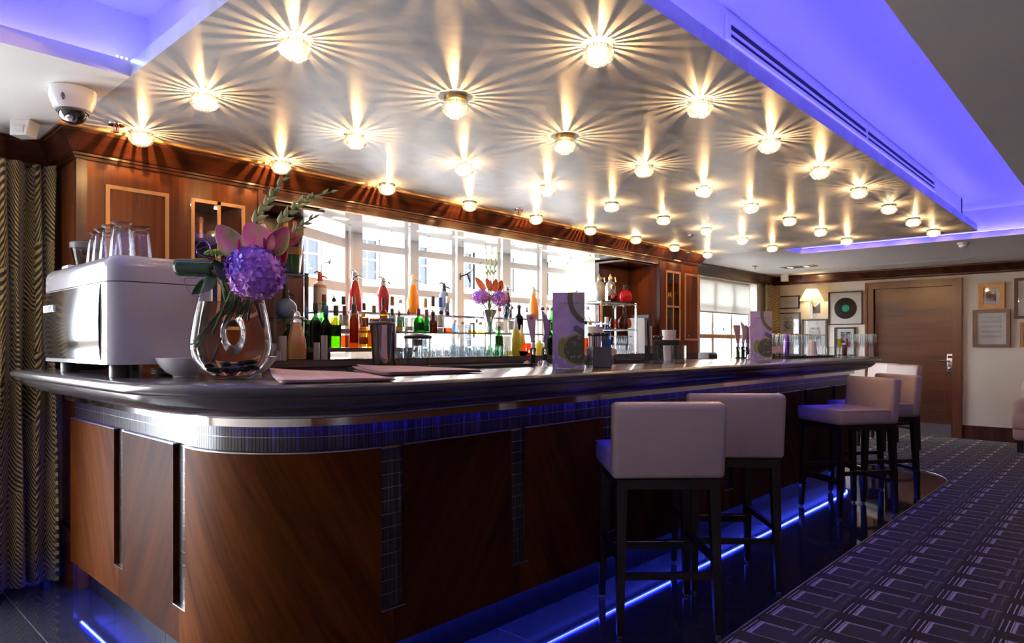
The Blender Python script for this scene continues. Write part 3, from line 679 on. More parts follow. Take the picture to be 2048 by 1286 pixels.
# ================================================================== BACK BAR
def door_frame(mb, x0, x1, z0, z1, y, t=.018, d=.006):
    mb.box(x0, x0+t, y-d, y, z0, z1); mb.box(x1-t, x1, y-d, y, z0, z1); mb.box(x0+t, x1-t, y-d, y, z1-t, z1); mb.box(x0+t, x1-t, y-d, y, z0, z0+t)
ZCB = ZC - .13
cabL = thing('back_bar_cabinet', 'tall mahogany back bar cabinet behind the coffee machine', 'cabinet', (0,0,0))
XN0 = 1.895
gx0, gx1, gz0, gz1 = 1.486, 1.785, 1.30, 2.008          # glazed opening
b_ = MB(); F = CABY
b_.box(CABX0, gx0, F, 4.14, 1.102, ZCB); b_.box(gx1, XN0, F, 4.14, 1.102, ZCB); b_.box(gx0, gx1, F, 4.14, gz1, ZCB); b_.box(gx0, gx1, F, 4.14, 1.102, gz0); b_.box(gx0, gx1, 4.08, 4.14, gz0, gz1)
obj('carcass', b_, M['mahog'], cabL, smooth=False)
obj('corner_post', MB().box(CABX0-.004, CABX0+.042, F-.006, F+.03, 1.102, ZCB), M['mahog_dk'], cabL, smooth=False)
obj('edge_post', MB().box(XN0-.032, XN0+.004, F-.008, F+.03, 1.13, ZCB), M['mahog_dk'], cabL, smooth=False)
d_ = obj('door', MB().box(1.095, 1.356, F-.003, F+.001, 1.22, 1.993), M['mahog'], cabL, smooth=False)
fm = MB(); door_frame(fm, 1.077, 1.374, 1.20, 2.01, F-.001, .019); obj('pale_border', fm, M['string'], d_, smooth=False)
d_ = obj('glazed_door', MB().box(gx0+.01, gx1-.01, F-.001, F+.001, gz0, gz1-.01), M['pane'], cabL, smooth=False)
fm = MB(); door_frame(fm, gx0, gx1, gz0, gz1, F-.002, .019); fm.box(1.628, 1.646, F-.008, F-.002, gz0, gz1); obj('pale_border', fm, M['string'], d_, smooth=False)
obj('downlight', MB().lathe([(.012,0),(.012,.004)], 12, (1.55,3.92,gz1-.006)), emit('spot_warm', (1,.7,.4), 40), cabL)
obj('downlight', MB().lathe([(.012,0),(.012,.004)], 12, (1.70,3.92,gz1-.006)), emit('spot_warm2', (1,.7,.4), 12), cabL)
XN1 = 6.31
cabR = thing('back_bar_cabinet', 'tall mahogany back bar cabinet beside the blind window', 'cabinet', (0,0,0))
hx0, hx1, hz0, hz1 = 6.444, 6.756, 1.262, 2.017
b_ = MB(); b_.box(XN1, hx0, F, 4.14, 0, ZCB); b_.box(hx1, CABX1, F, 4.14, 0, ZCB); b_.box(hx0, hx1, F, 4.14, hz1, ZCB); b_.box(hx0, hx1, F, 4.14, 0, hz0); b_.box(hx0, hx1, 4.08, 4.14, hz0, hz1)
obj('carcass', b_, M['mahog'], cabR, smooth=False)
obj('edge_post', MB().box(XN1-.004, XN1+.032, F-.008, F+.03, 0, ZCB), M['mahog_dk'], cabR, smooth=False)
d_ = obj('glazed_door', MB().box(hx0+.01, hx1-.01, F-.001, F+.001, hz0, hz1), M['pane'], cabR, smooth=False)
fm = MB(); door_frame(fm, hx0, hx1, hz0, hz1, F-.002, .022); fm.box(6.592, 6.608, F-.008, F-.002, hz0, hz1); fm.box(hx0, hx1, F-.008, F-.002, 1.62, 1.64); obj('pale_border', fm, M['string'], d_, smooth=False)
d_ = obj('door', MB().box(6.88, 7.15, F-.003, F+.001, 1.285, 1.995), M['mahog'], cabR, smooth=False)
fm = MB(); door_frame(fm, 6.857, 7.171-.0, 1.263, 2.017, F-.001, .022); obj('pale_border', fm, M['string'], d_, smooth=False)
obj('knob', MB().ball((6.92, F-.012, 1.31), .011), M['chrome'], d_)
obj('shelf', MB().box(hx0, hx1, F+.02, 4.08, 1.60, 1.62), M['mahog_dk'], cabR, smooth=False)
# wood backs and heads of the end niches
nb = thing('niche_lining', 'dark wood lining of the shelf niche beside the left cabinet', 'panelling'); obj('back_panel', MB().box(XN0+.005, 2.355, 4.09, 4.14, 1.0, 2.066), M['mahog_dk'], nb, smooth=False); obj('head_panel', MB().box(XN0+.005, 2.325, F+.037, 4.085, 2.05, 2.067), M['mahog_x'], nb, smooth=False)
nb = thing('niche_lining', 'reddish wood lining of the shelf niche beside the right cabinet', 'panelling'); obj('back_panel', MB().box(5.705, XN1-.005, 4.09, 4.14, 1.0, 2.066), M['mahog_dk'], nb, smooth=False); obj('head_panel', MB().box(5.705, XN1-.005, F+.037, 4.085, 2.05, 2.067), M['mahog_x'], nb, smooth=False)
# bridging pelmet with a glossy soffit
pm_ = thing('pelmet', 'long mahogany pelmet spanning the bar window under the cornice', 'pelmet')
obj('rail', MB().box(XN0, XN1, F-.004, F+.035, 2.075, ZCB+.002), M['mahog_x'], pm_, smooth=False)
obj('bead', MB().box(XN0, XN1, F-.012, F, 2.10, 2.112), M['mahog_x'], pm_, smooth=False)
m = MT('soffit_lacquer'); nz = m.noise(2); m.set(color=m.mix(nz, (.55,.55,.56), (.62,.62,.63)), rough=.10, spec=.9, coat=1); sof = m.mat
obj('soffit', MB().box(2.33, 5.70, F+.035, 4.45, 2.085, 2.10), sof, pm_, smooth=False)
rs = MB().box(XN0+.02, XN1-.02, F-.001, F+.006, 2.068, 2.076); obj('steel_edge', rs, M['steel'], pm_, smooth=False)
glow_e = emit('soffit_glow', (1,.62,.30), 6)  # emissive orange for the flush patches in the soffit
for i in range(9):
    x = 2.55 + i*.37; f_ = obj('soffit_glow_patch', MB().box(x, x+.11, 4.02, 4.055, 2.082, 2.0855), glow_e, pm_, smooth=False)
    obj('spot_hole', MB().lathe([(.007,0),(.007,.003)], 10, (x+.20, 3.93, 2.0825)), M['black'], pm_); obj('spot_hole', MB().lathe([(.007,0),(.007,.003)], 10, (x+.24, 4.2, 2.0825)), M['black'], pm_)
# counter and shelves of the back bar
bc = thing('back_bar_counter', 'dark brown counter along the window behind the bar', 'counter')
brown = plain('brown_laminate', (.065,.045,.042), .4)
obj('top', MB().box(1.52, 6.30, 3.22, F-.01, 1.10, 1.128), brown, bc, smooth=False)
obj('fascia', MB().box(1.52, 6.30, 3.235, 3.255, .78, 1.10), brown, bc, smooth=False)
obj('front', MB().box(1.52, 6.30, 3.30, F-.01, 0, .80), brown, bc, smooth=False)
mt_ = thing('bar_mat', 'long black rubber mat with drip studs on the back counter edge', 'mat', (0,0,1.128)); obj('mat', MB().box(1.56, 6.25, 3.225, 3.40, 0, .006), M['rubber'], mt_, smooth=False)
sd = MB(); x = 1.57
while x < 6.24: sd.lathe([(.005,0),(.004,.004)], 6, (x,3.232,.006)); x += .016
o = obj('stud', sd, M['rubber'], mt_, smooth=False); o['kind'] = 'stuff'
sh = thing('bottle_shelf', 'low dark wooden shelf under the whisky bottles', 'shelf'); obj('board', MB().box(2.13, 2.78, 3.42, F-.01, 1.175, 1.198).box(2.0, 2.13, 3.42, 3.60, 1.175, 1.198), brown, sh, smooth=False)
for x in (2.14, 2.76): obj('upright', MB().box(x, x+.018, 3.45, F, 1.128, 1.175), M['black'], sh, smooth=False)
sh = thing('glass_shelf', 'clear glass shelf over the upturned tumblers', 'shelf'); obj('sheet', MB().box(2.80, 4.92, 3.50, 3.735, 1.292, 1.300), M['glass'], sh, smooth=False)
for x in (2.82, 3.85, 4.90): 
    for y in (3.52, 3.70): obj('post', MB().tube([(x,y,1.128),(x,y,1.292)], .006), M['chrome'], sh)
for lb, y0, y1, z, x1 in (('middle glass shelf holding the second row of bottles', 3.75, 3.925, 1.310, 4.95), ('raised glass shelf before the window where the soda siphons stand', 3.945, 4.12, 1.445, 5.70)):
    sh = thing('glass_shelf', lb, 'shelf'); obj('sheet', MB().box(2.37, x1, y0, y1, z-.010, z), M['glass'], sh, smooth=False); obj('edge_rail', MB().box(2.37, x1, y0-.008, y0, z-.016, z), M['steel'], sh, smooth=False)
    for x in (2.39, 3.22, 4.08, x1-.02): obj('bracket', MB().box(x-.006, x+.006, y0+.01, y1, z-.022, z-.010).box(x-.006, x+.006, y1-.012, y1, 1.10, z-.01), M['steel'], sh, smooth=False)
lw_ = thing('wall_panelling', 'reddish wood panelling with a skirting behind the bar end', 'panelling'); obj('panel', MB().box(.99, 1.48, 3.87, 4.14, .0, .97), M['mahog'], lw_, smooth=False); obj('skirting', MB().box(.972, .99, 3.87, 4.14, 0, .27).box(.966, .99, 3.87, 4.14, .27, .30), M['mahog_dk'], lw_, smooth=False)
# ================================================================== CURTAINS
def curtain(name, label, x0, x1, y, z0, z1, nf, amp, seed):
    rnd = random.Random(seed); mb = MB(); n = nf*10; rows = 10; uvs = []
    ph = [rnd.uniform(-.4,.4) for _ in range(nf+1)]; s = 0; prev = None; cs = []
    for i in range(n+1):
        t = i/n; x = x0+(x1-x0)*t; yy = y - amp*(.5+.5*math.cos(2*PI*nf*t + ph[int(t*nf)]*.6)) - amp*.3*math.sin(2*PI*nf*.37*t)
        if prev: s += math.hypot(x-prev[0], yy-prev[1])
        prev = (x, yy); cs.append((x, yy, s))
    def fn(a, b): x, yy, s_ = cs[round(a*n)]; return (x + .01*math.sin(b*5+a*20), yy, z0+(z1-z0)*b)
    mb.grid(fn, n, rows); o = obj('fabric', mb, M['curtain']); me = o.data; uv = me.uv_layers.new(name='UVMap')
    for l in me.loops:
        v = me.vertices[l.vertex_index].co; i = min(range(n+1), key=lambda q: abs(cs[q][0]-v.x)); uv.data[l.index].uv = (cs[i][2], v.z)
    t = thing(name, label, 'curtain', (0,0,0)); o.parent = t
    sm = o.modifiers.new('thick', 'SOLIDIFY'); sm.thickness = .004
    obj('heading', MB().box(x0, x1, y-.02, y+.02, z1-.01, z1+.01), M['rubber'], t, smooth=False)
    return t
curtain('curtain', 'full length dark curtain with gold ribs at the bar end',   .48, .93, 4.08, .03, 2.115, 6, .075, 3)
curtain('curtain', 'gold ribbed curtain in the corner by the blind window', 9.83, 10.30, 4.10, .03, 2.10, 4, .07, 5)
# ================================================================== ARMCHAIR at the right edge
ac = thing('armchair', 'tan leather armchair against the far wall', 'armchair', (9.80, .60, .006), 0)
for sy in (-1, 1): obj('arm', MB().bbox((0, sy*.40, .41), (.74, .15, .34), .05, 3), M['leather'], ac)
obj('base', MB().bbox((-.0,0,.21), (.78,.94,.16), .045, 3), M['leather'], ac)
obj('seat_cushion', MB().bbox((-.06,0,.36), (.74,.66,.17), .04, 3), M['leather'], ac)
obj('front_roll', MB().bbox((-.36,0,.345), (.12,.95,.18), .04, 3), M['leather'], ac)
obj('backrest', MB().bbox((.34,0,.52), (.16,.92,.52), .06, 3), M['leather'], ac)
for sx in (-1,1):
    for sy in (-1,1): obj('leg', MB().box(sx*.33-.03, sx*.33+.03, sy*.40-.03, sy*.40+.03, 0, .14), M['wenge'], ac, smooth=False)
# ================================================================== SMALL THINGS: helpers
def pd(u, v, d):                                     # point on a sight line at view depth d
    r = ray(u, v); return Vector((r[0]*d, r[1]*d, CAMH + r[2]*d))
_tg = {}
def tint(name, c):
    if name not in _tg: _tg[name] = thin_glass('glass_' + name, c, .03)
    return _tg[name]
TG = dict(clear=(.96,.97,.97), green=(.22,.72,.20), dkgreen=(.05,.16,.05), olive=(.45,.70,.12), amber=(.95,.55,.12), brown=(.38,.16,.04), blue=(.55,.70,.95), pale=(.65,.90,.70), black=(.03,.03,.03), red=(.85,.10,.04), lemon=(.80,.72,.08), rust=(.70,.20,.05))
def G(n): return tint(n, TG[n])
_pl = {}
def C(n, col, rough=.45, metal=0):
    if n not in _pl: _pl[n] = plain(n, col, rough, metal)
    return _pl[n]
LABEL = dict(white=(.78,.76,.72), cream=(.70,.64,.50), pink=(.70,.45,.50), gold=(.55,.38,.10), blue=(.10,.16,.45), black=(.02,.02,.02), yellow=(.75,.62,.10), lime=(.62,.72,.16), lilac=(.55,.45,.65))
def lab_mat(n):
    k = 'label_' + n
    if k not in _pl:
        m = MT(k); X, Y, Z = m.xyz(); f = (Z*95).frac().lt(.35) * m.noise(90, (1,1,.2)).gt(.5); c = LABEL[n]
        m.set(color=m.mix(f*.55, c, tuple(q*.25 for q in c)), rough=.6); _pl[k] = m.mat
    return _pl[k]
CAPS = dict(black=((.015,.015,.015),.4,0), red=((.45,.03,.03),.35,.2), brown=((.28,.14,.05),.5,0), blue=((.04,.08,.35),.3,.3), gold=((.70,.48,.15),.3,1), white=((.75,.75,.75),.4,0), steel=((.6,.6,.62),.25,1), cork=((.50,.33,.16),.8,0), green=((.03,.16,.05),.4,0), dred=((.22,.02,.03),.35,.1))
def cap_mat(n): return C('cap_'+n, *CAPS[n])
SHAPES = dict(
    wine=[(.86,0),(1,.012),(1,.58),(.94,.64),(.60,.71),(.40,.76),(.36,.80),(.36,.985),(.42,.985),(.42,1)],
    spirit=[(.90,0),(1,.015),(1,.56),(.93,.62),(.62,.68),(.42,.72),(.38,.76),(.38,1)],
    squat=[(.88,0),(1,.02),(1,.50),(.92,.60),(.60,.69),(.34,.74),(.32,.78),(.32,1)],
    square=[(.92,0),(1,.02),(1,.62),(.95,.66),(.40,.72),(.34,.75),(.34,1)],
    bell=[(.80,0),(1,.03),(.98,.25),(.80,.45),(.52,.62),(.40,.72),(.36,.78),(.36,1)],
    flask=[(.92,0),(1,.03),(.92,.15),(.55,.50),(.36,.66),(.34,.72),(.34,1)],
    slim=[(.90,0),(1,.01),(1,.66),(.90,.72),(.55,.80),(.46,.84),(.46,1)],
    tear=[(.55,0),(.85,.05),(1,.16),(.97,.30),(.72,.46),(.36,.58),(.24,.66),(.22,.95),(.28,.97),(.28,1)])
_bc = [0]
def bottle(label, u, vt, Y, z0, hw, shape='spirit', glass='clear', liq=None, fill=.45, lab=None, labz=(.14,.48), cap='black', pour=False, group=None, n=20, captop=.16):
    _bc[0] += 1; Y = Y + .034*(-1)**_bc[0]; X = px(u, 600, 'y', Y).x; d = dep(X, Y); zt = CAMH - (vt-HYP)*d/FPX; H = zt - z0; r = hw*d/FPX
    t = thing('bottle', label, 'bottle', (X, Y, z0), math.atan2(Y, X)+PI/2, group)
    hb = H*(.86 if pour else 1.0); pr = [(a*r, b*hb*(1-captop*.45)) for a, b in SHAPES[shape]]
    obj('glass', MB().lathe(pr, n if shape != 'square' else 4, (0,0,0), cap1=False).xform(Matrix.Rotation(PI/4 if shape == 'square' else 0, 4, 'Z')), G(glass), t, smooth=shape != 'square', angle=50)
    if liq:
        zf = fill*hb; lp = []
        for (a, b), (a2, b2) in zip(pr[:-1], pr[1:]):
            if b >= zf: break
            lp.append((a*.94, max(b, .003)))
            if b2 > zf: q = (zf-b)/(b2-b); lp.append(((a+(a2-a)*q)*.94, zf))
        obj('liquid', MB().lathe(lp, n if shape != 'square' else 4).xform(Matrix.Rotation(PI/4 if shape == 'square' else 0, 4, 'Z')), G(liq), t, smooth=shape != 'square')
    if lab:
        k = r*1.012 if shape != 'square' else r*.74
        if shape == 'square': obj('label', MB().box(-k*.8, k*.8, -k-.001, -k, labz[0]*hb, labz[1]*hb), lab_mat(lab), t, smooth=False)
        else: obj('label', MB().lathe([(k, labz[0]*hb), (k, labz[1]*hb)], 14, a0=-PI/2-1.15, a1=-PI/2+1.15), lab_mat(lab), t)
    nr = pr[-1][0]*1.12; zc = pr[-1][1]
    if pour:
        obj('stopper', MB().lathe([(nr*.8,zc-.006),(nr*1.1,zc),(nr*1.1,zc+.012),(nr*.5,zc+.022)], 12), cap_mat(cap), t)
        obj('pourer', MB().tube([(0,0,zc+.018),(0,0,zc+.03),(.012,.0,H)], [.006,.005,.0035], 8), M['steel'], t)
    else:
        ch = H*captop; obj('cap', MB().lathe([(nr,H-ch),(nr*1.02,H-ch+.003),(nr*1.02,H-.003),(nr*.9,H)], 14), cap_mat(cap), t)
    return t
# ------------------------------------------------------------------ soda siphons
def siphon(label, u, vt, Y, z0, hw, prof, col, headcol='chrome', flip=1, stripes=None, rough=.18, lever_col=None):
    X = px(u, 600, 'y', Y).x; d = dep(X, Y); H = CAMH - (vt-HYP)*d/FPX - z0; r = hw*d/FPX
    t = thing('soda_siphon', label, 'soda siphon', (X, Y, z0), math.atan2(-CA, SA))
    hb = H*.76 if prof is not P_BALL else min(1.93*r, H*.80); b = MB().lathe([(a*r, q*hb) for a, q in prof], 24); bm_ = C('siphon_'+label.split()[0]+label.split()[1], col, rough)
    bo = obj('body', b, bm_, t, angle=60)
    if stripes:
        for a, q, cc in stripes: obj('stripe', MB().lathe([(r*1.008, a*hb),(r*1.008, q*hb)], 24), C('stripe_red', (.45,.03,.03), .3), bo)
    hm = M['chrome'] if headcol == 'chrome' else (M['black'] if headcol == 'black' else C('siphonhead_'+str(headcol), headcol, .3))
    nr = prof[-1][0]*r
    obj('collar', MB().lathe([(nr*1.05,hb-.004),(nr*1.25,hb),(nr*1.2,hb+H*.05),(nr*.95,hb+H*.08)], 16), hm, t)
    hz = hb+H*.07; Ht = hz+H*.18
    obj('head', MB().lathe([(nr*.95,hz),(nr*1.05,hz+H*.05),(nr*.95,hz+H*.11),(nr*.55,hz+H*.155),(.0,Ht)], 14), hm, t)
    obj('lever', MB().tube([(0,-.004,hz+H*.12),(-flip*.018,-.006,Ht*1.0),(-flip*.036,-.006,Ht-.012)], [.006,.007,.005], 8), hm, t)
    obj('spout', MB().tube([(flip*nr*.6,0,hz+H*.05),(flip*(nr+.016),0,hz+H*.035),(flip*(nr+.036),0,hz-H*.02)], [.007,.006,.0045], 8), hm, t)
    return t
P_TALL = [(.85,0),(1,.02),(1,.30),(.88,.58),(.62,.84),(.46,.95),(.42,1)]
P_ROUND = [(.80,0),(.86,.02),(1,.45),(1,.66),(.86,.80),(.55,.92),(.40,1)]
P_CYL = [(.94,0),(1,.02),(1,.72),(.94,.82),(.70,.92),(.34,1)]
P_BALL = [(.35,0),(.62,.05),(.88,.20),(1,.44),(.95,.66),(.75,.84),(.42,.96),(.30,1)]
ZSL = 1.445
siphon('white soda siphon with red stripes and a red head on the window ledge', 640, 543, 4.03, ZSL, 13.5, P_CYL, (.62,.60,.55), (.50,.06,.05), 1, [(.77,.80,0),(.84,.855,0),(.20,.235,0)])
siphon('red tapering soda siphon with chrome head on the window ledge', 710, 541, 4.03, ZSL, 13, P_TALL, (.50,.01,.02))
siphon('crimson round-shouldered soda siphon between the red and orange ones', 766, 554, 4.03, ZSL, 12.5, P_ROUND, (.42,.01,.02))
siphon('bright orange tapering soda siphon with cream head, left of the pale blue one', 826, 549, 4.03, ZSL, 12.5, P_TALL, (.80,.25,.01), (.62,.58,.50))
siphon('pale blue soda siphon with dark head on the window ledge', 888, 566, 4.03, ZSL, 11, P_CYL, (.22,.30,.48), (.05,.05,.05))
siphon('black tall soda siphon right behind the purple flowers', 1014, 570, 4.03, ZSL, 10, P_TALL, (.015,.015,.018))
siphon('orange tapering soda siphon with cream head by the beer pumps', 1067, 573, 4.03, ZSL, 10, P_TALL, (.75,.24,.02), (.62,.58,.50))
siphon('chrome headed soda siphon peeping over the first drinks card', 1117, 587, 4.03, ZSL, 10, P_CYL, (.20,.20,.22))
siphon('silver headed soda siphon above the right corner of the first drinks card', 1150, 582, 4.03, ZSL, 10, P_TALL, (.30,.30,.32), 'chrome', -1)
# ------------------------------------------------------------------ bottles, by row
A_, ZA = 3.50, 1.198; B_, ZB = 3.83, 1.31; D_, ZD = 3.60, 1.300
b1 = bottle('dark red wine bottle with a square white label on the low shelf', 631, 606, A_, ZA, 11, 'wine', 'dkgreen', 'black', .6, 'white', (.30,.56), 'black')
b2 = bottle('black wine bottle with a white fishbone print and blue foil', 652, 611, A_, ZA, 10, 'wine', 'black', 'black', .6, None, (.1,.3), 'blue', captop=.22)
fz = MB(); fz.tube([(0,-.0435,.06),(0,-.0435,.135)], .0016, 6)
for i in range(6): fz.tube([(-.010+i*.0008,-.0425,.066+i*.010),(0,-.0437,.070+i*.010),(.010-i*.0008,-.0425,.066+i*.010)], .0012, 5)
fz.ball((0,-.0425,.052), .008, 8, 6); fz.tube([(-.011,-.042,.146),(0,-.0435,.135),(.011,-.042,.146)], .0025, 6)
sc_ = .97*10*dep(b2.location.x, A_)/FPX/.043; fz.xform(Matrix.Scale(sc_, 4)); obj('fishbone_print', fz, C('print_white', (.75,.75,.72), .6), b2)
obj('lower_label', MB().lathe([(10*dep(b2.location.x,A_)/FPX*1.01,.012),(10*dep(b2.location.x,A_)/FPX*1.01,.045)], 12, a0=-PI/2-1, a1=-PI/2+1), lab_mat('white'), b2)
bottle('bright green wine bottle with a cream label on the low shelf', 672, 611, A_, ZA, 10.5, 'wine', 'olive', 'olive', .55, 'lime', (.28,.54), 'black', captop=.24)
bottle('clear bottle a third full of amber spirit on the low shelf', 689, 612, A_, ZA, 9.5, 'spirit', 'clear', 'rust', .30, 'lilac', (.34,.46), 'dred', captop=.22)
bottle('slender golden whisky bottle with a tall cream label', 708, 609, A_, ZA, 9.5, 'slim', 'amber', 'amber', .7, 'cream', (.12,.50), 'black', captop=.20)
bottle('squat golden whisky bottle with cork beside the steel shaker', 727, 624, A_, ZA, 10, 'squat', 'clear', 'amber', .55, 'cream', (.10,.30), 'cork', captop=.14)
bottle('amber bottle half hidden behind the steel shaker', 742, 640, A_, ZA, 8, 'spirit', 'amber', 'amber', .6, None, cap='cork')
bottle('dark green bottle tucked behind the bronze siphon', 617, 640, 3.60, ZA, 8, 'wine', 'dkgreen', None, cap='green')
bottle('large green bell-shaped bottle on the middle step', 648, 589, B_, ZB, 11.5, 'bell', 'green', None, cap='dred', captop=.20)
bottle('slim clear bottle with a steel pourer before the white siphon', 668, 587, B_, ZB, 7, 'slim', 'clear', 'amber', .4, None, cap='black', pour=True)
bottle('clear whisky bottle with a ribbed dark cap near the window pier', 687, 593, B_, ZB, 9, 'spirit', 'clear', None, lab='white', cap='black', captop=.24)
bottle('whisky bottle with a brown cap in front of the red siphon', 708, 593, B_, ZB, 9, 'spirit', 'clear', 'amber', .5, 'white', cap='brown', captop=.24)
bottle('whisky bottle with a broad dark cap right of the red siphon', 728, 606, B_, ZB, 9.5, 'squat', 'clear', 'amber', .5, 'cream', cap='black', captop=.26)
bottle('squat whisky bottle with brown printed cap behind the shaker lid', 748, 611, B_, ZB, 11, 'squat', 'clear', 'rust', .5, 'white', cap='brown', captop=.30)
bottle('orange-necked bottle in front of the crimson siphon', 767, 596, B_, ZB, 8.5, 'spirit', 'amber', None, lab='cream', cap='black', captop=.25)
bottle('clear gin bottle with a brown cap right of the crimson siphon', 784, 593, B_, ZB, 8, 'slim', 'clear', None, lab='white', cap='brown', captop=.26)
bottle('pale green bottle left of the bright orange siphon', 801, 599, B_, ZB, 8.5, 'bell', 'pale', None, lab='white', cap='white', captop=.12)
bottle('clear bottle with a cork-brown cap right of the orange siphon', 851, 597, B_, ZB, 8.5, 'spirit', 'clear', None, lab='white', cap='cork', captop=.28)
bottle('tall clear vodka bottle with a black and gold cap', 866, 593, B_, ZB, 9, 'spirit', 'clear', None, lab='white', cap='black', captop=.28)
bottle('clear bottle with a blue cap before the pale blue siphon', 881, 595, B_, ZB, 8.5, 'slim', 'clear', None, lab='white', cap='blue', captop=.28)
bottle('tall clear bottle with a clear cap beside the blue-capped one', 896, 592, B_, ZB, 8.5, 'slim', 'clear', None, cap='white', captop=.2)
bottle('dark-capped bottle just behind the shaker edge', 784, 617, D_, ZD, 8, 'spirit', 'clear', None, cap='black', captop=.3)
bottle('brown bitters bottle with a pourer right of the shaker', 798, 622, D_, ZD, 7.5, 'spirit', 'clear', 'brown', .3, None, cap='dred', pour=True)
bottle('bottle with a bright red collar and pourer on the glass shelf', 817, 618, D_, ZD, 8.5, 'flask', 'clear', None, lab='white', labz=(.1,.3), cap='red', pour=True)
bw = bottle('squat green whiskey bottle with lettered yellow-green label', 837, 617, D_, ZD, 11, 'squat', 'green', 'green', .6, 'lime', (.08,.42), 'dred', captop=.28)
tx = text_mb('JAMESON', .0075, .0002); tx.xform(Matrix.Translation((0,-.0372,.036)) @ Matrix.Rotation(PI/2,4,'X')); obj('label_lettering', tx, C('print_green', (.03,.14,.05), .6), bw)
bottle('tall green whiskey bottle with red-banded neck beside the squat one', 853, 619, D_, ZD, 9.5, 'bell', 'green', None, lab='lime', labz=(.06,.30), cap='dred', captop=.28)
bottle('small dark brown bottle with pourer next to the green pair', 866, 620, D_, ZD, 8.5, 'spirit', 'brown', 'brown', .4, None, cap='black', pour=True)
bottle('conical clear flask with a pourer on the glass shelf', 882, 617, D_, ZD, 10, 'flask', 'clear', None, lab='white', labz=(.05,.25), cap='black', pour=True)
bottle('sloping clear bottle with red liqueur in its base', 895, 620, D_, ZD, 10.5, 'flask', 'clear', 'rust', .25, None, cap='black', pour=True)
bottle('little square clear bottle with a blue tint', 910, 640, D_, ZD, 9, 'square', 'blue', None, cap='white', captop=.16)
bottle('little round clear bottle with cork left of the orange-peel bottle', 925, 644, D_, ZD, 9.5, 'squat', 'clear', None, cap='cork', captop=.22)
bottle('little clear bottle holding orange peel', 943, 645, D_, ZD, 10, 'squat', 'clear', 'amber', .28, None, cap='cork', captop=.2)
bottle('little clear bottle with cork left of the bud vase', 961, 645, D_, ZD, 10, 'squat', 'clear', 'lemon', .2, None, cap='cork', captop=.2)
bottle('clear gin bottle with a red cap right of the silver flower vase', 999, 615, 3.70, 1.30, 9, 'spirit', 'clear', None, lab='white', cap='red', captop=.14)
bottle('green gin bottle with a pink and purple label under the red-capped one', 998, 646, 3.46, 1.134, 8.5, 'spirit', 'green', 'blue', .3, 'pink', (.30,.62), 'white', captop=.1)
bottle('clear bottle with black collar pourer before the black siphon', 1013, 604, B_, ZB, 7.5, 'slim', 'clear', None, cap='black', pour=True)
bottle('clear bottle with grey collar pourer right of the black siphon', 1023, 605, B_, ZB, 7.5, 'slim', 'clear', None, lab='white', cap='steel', pour=True)
bottle('dark bottle with a pourer midway between the black and orange siphons', 1038, 602, B_, ZB, 8.5, 'wine', 'black', None, cap='black', pour=True)
bottle('clear stoppered bottle left of the second orange siphon', 1053, 614, B_, ZB, 8, 'squat', 'clear', None, cap='steel', captop=.2)
bottle('clear bottle with pourer above the second beer pump handle', 1085, 607, B_, ZB, 7, 'slim', 'clear', None, cap='black', pour=True)
bottle('clear bottle with orange collar pourer left of the first drinks card', 1095, 607, B_, ZB, 7, 'slim', 'clear', 'rust', .4, None, cap='cork', pour=True)
bottle('green bottle with pourer at the edge of the first drinks card', 1104, 608, B_, ZB, 8, 'spirit', 'green', None, lab='white', cap='green', pour=True)
bottle('dark red wine bottle below the pourers left of the drinks card', 1098, 640, 3.44, 1.134, 8, 'wine', 'dkgreen', 'black', .5, 'white', cap='black')
bottle('clear bottle with grey pourer right of the first drinks card', 1175, 605, B_, ZB, 7, 'slim', 'clear', None, cap='steel', pour=True)
bottle('bottle with yellow-banded black pourer by the paper straws', 1171, 632, 3.44, 1.134, 6.5, 'slim', 'clear', 'rust', .5, None, cap='black', pour=True)
bottle('bottle with orange pourer collar above the paper straws', 1180, 633, 3.44, 1.134, 6.5, 'slim', 'clear', 'rust', .5, None, cap='cork', pour=True)
bottle('frosted blue-white vodka bottle above the straws', 1192, 628, 3.46, 1.134, 6, 'slim', 'blue', None, lab='white', cap='white', captop=.2)
bottle('clear square-shouldered gin bottle with white cap by the right rack', 1213, 634, 3.46, 1.134, 9, 'spirit', 'blue', None, lab='blue', labz=(.1,.4), cap='white', captop=.18)
# squeezy and odd things around the carafe
def at_counter(u, Y): return px(u, 600, 'y', Y).x
def squeezy(label, u, vt, Y, hw):
    X = at_counter(u, Y); d = dep(X, Y); H = CAMH-(vt-HYP)*d/FPX-1.134; r = hw*d/FPX; t = thing('squeezy_bottle', label, 'bottle', (X,Y,1.134))
    obj('body', MB().lathe([(r*.8,0),(r,.01),(r*1.05,H*.4),(r*.85,H*.66),(r*.5,H*.72)], 16), C('yellow_plastic', (.62,.52,.03), .4), t); obj('nozzle', MB().lathe([(r*.5,H*.71),(r*.55,H*.76),(r*.2,H*.95),(r*.12,H)], 12), C('white_plastic', (.75,.75,.73), .4), t)
squeezy('yellow squeezy bottle with white nozzle right of the carafe', 1032, 636, 3.33, 8.5); squeezy('yellow squeezy bottle half behind the other one', 1043, 650, 3.43, 7.5)
X = at_counter(1021,3.46); cf = thing('carafe', 'conical clear glass carafe with lemons at its foot', 'carafe', (X,3.46,1.134)); obj('glass', MB().lathe([(.055,0),(.062,.01),(.055,.05),(.030,.13),(.020,.165),(.030,.185)], 20, cap1=False), G('clear'), cf); obj('juice', MB().lathe([(.052,.004),(.057,.012),(.054,.035)], 20), G('lemon'), cf)
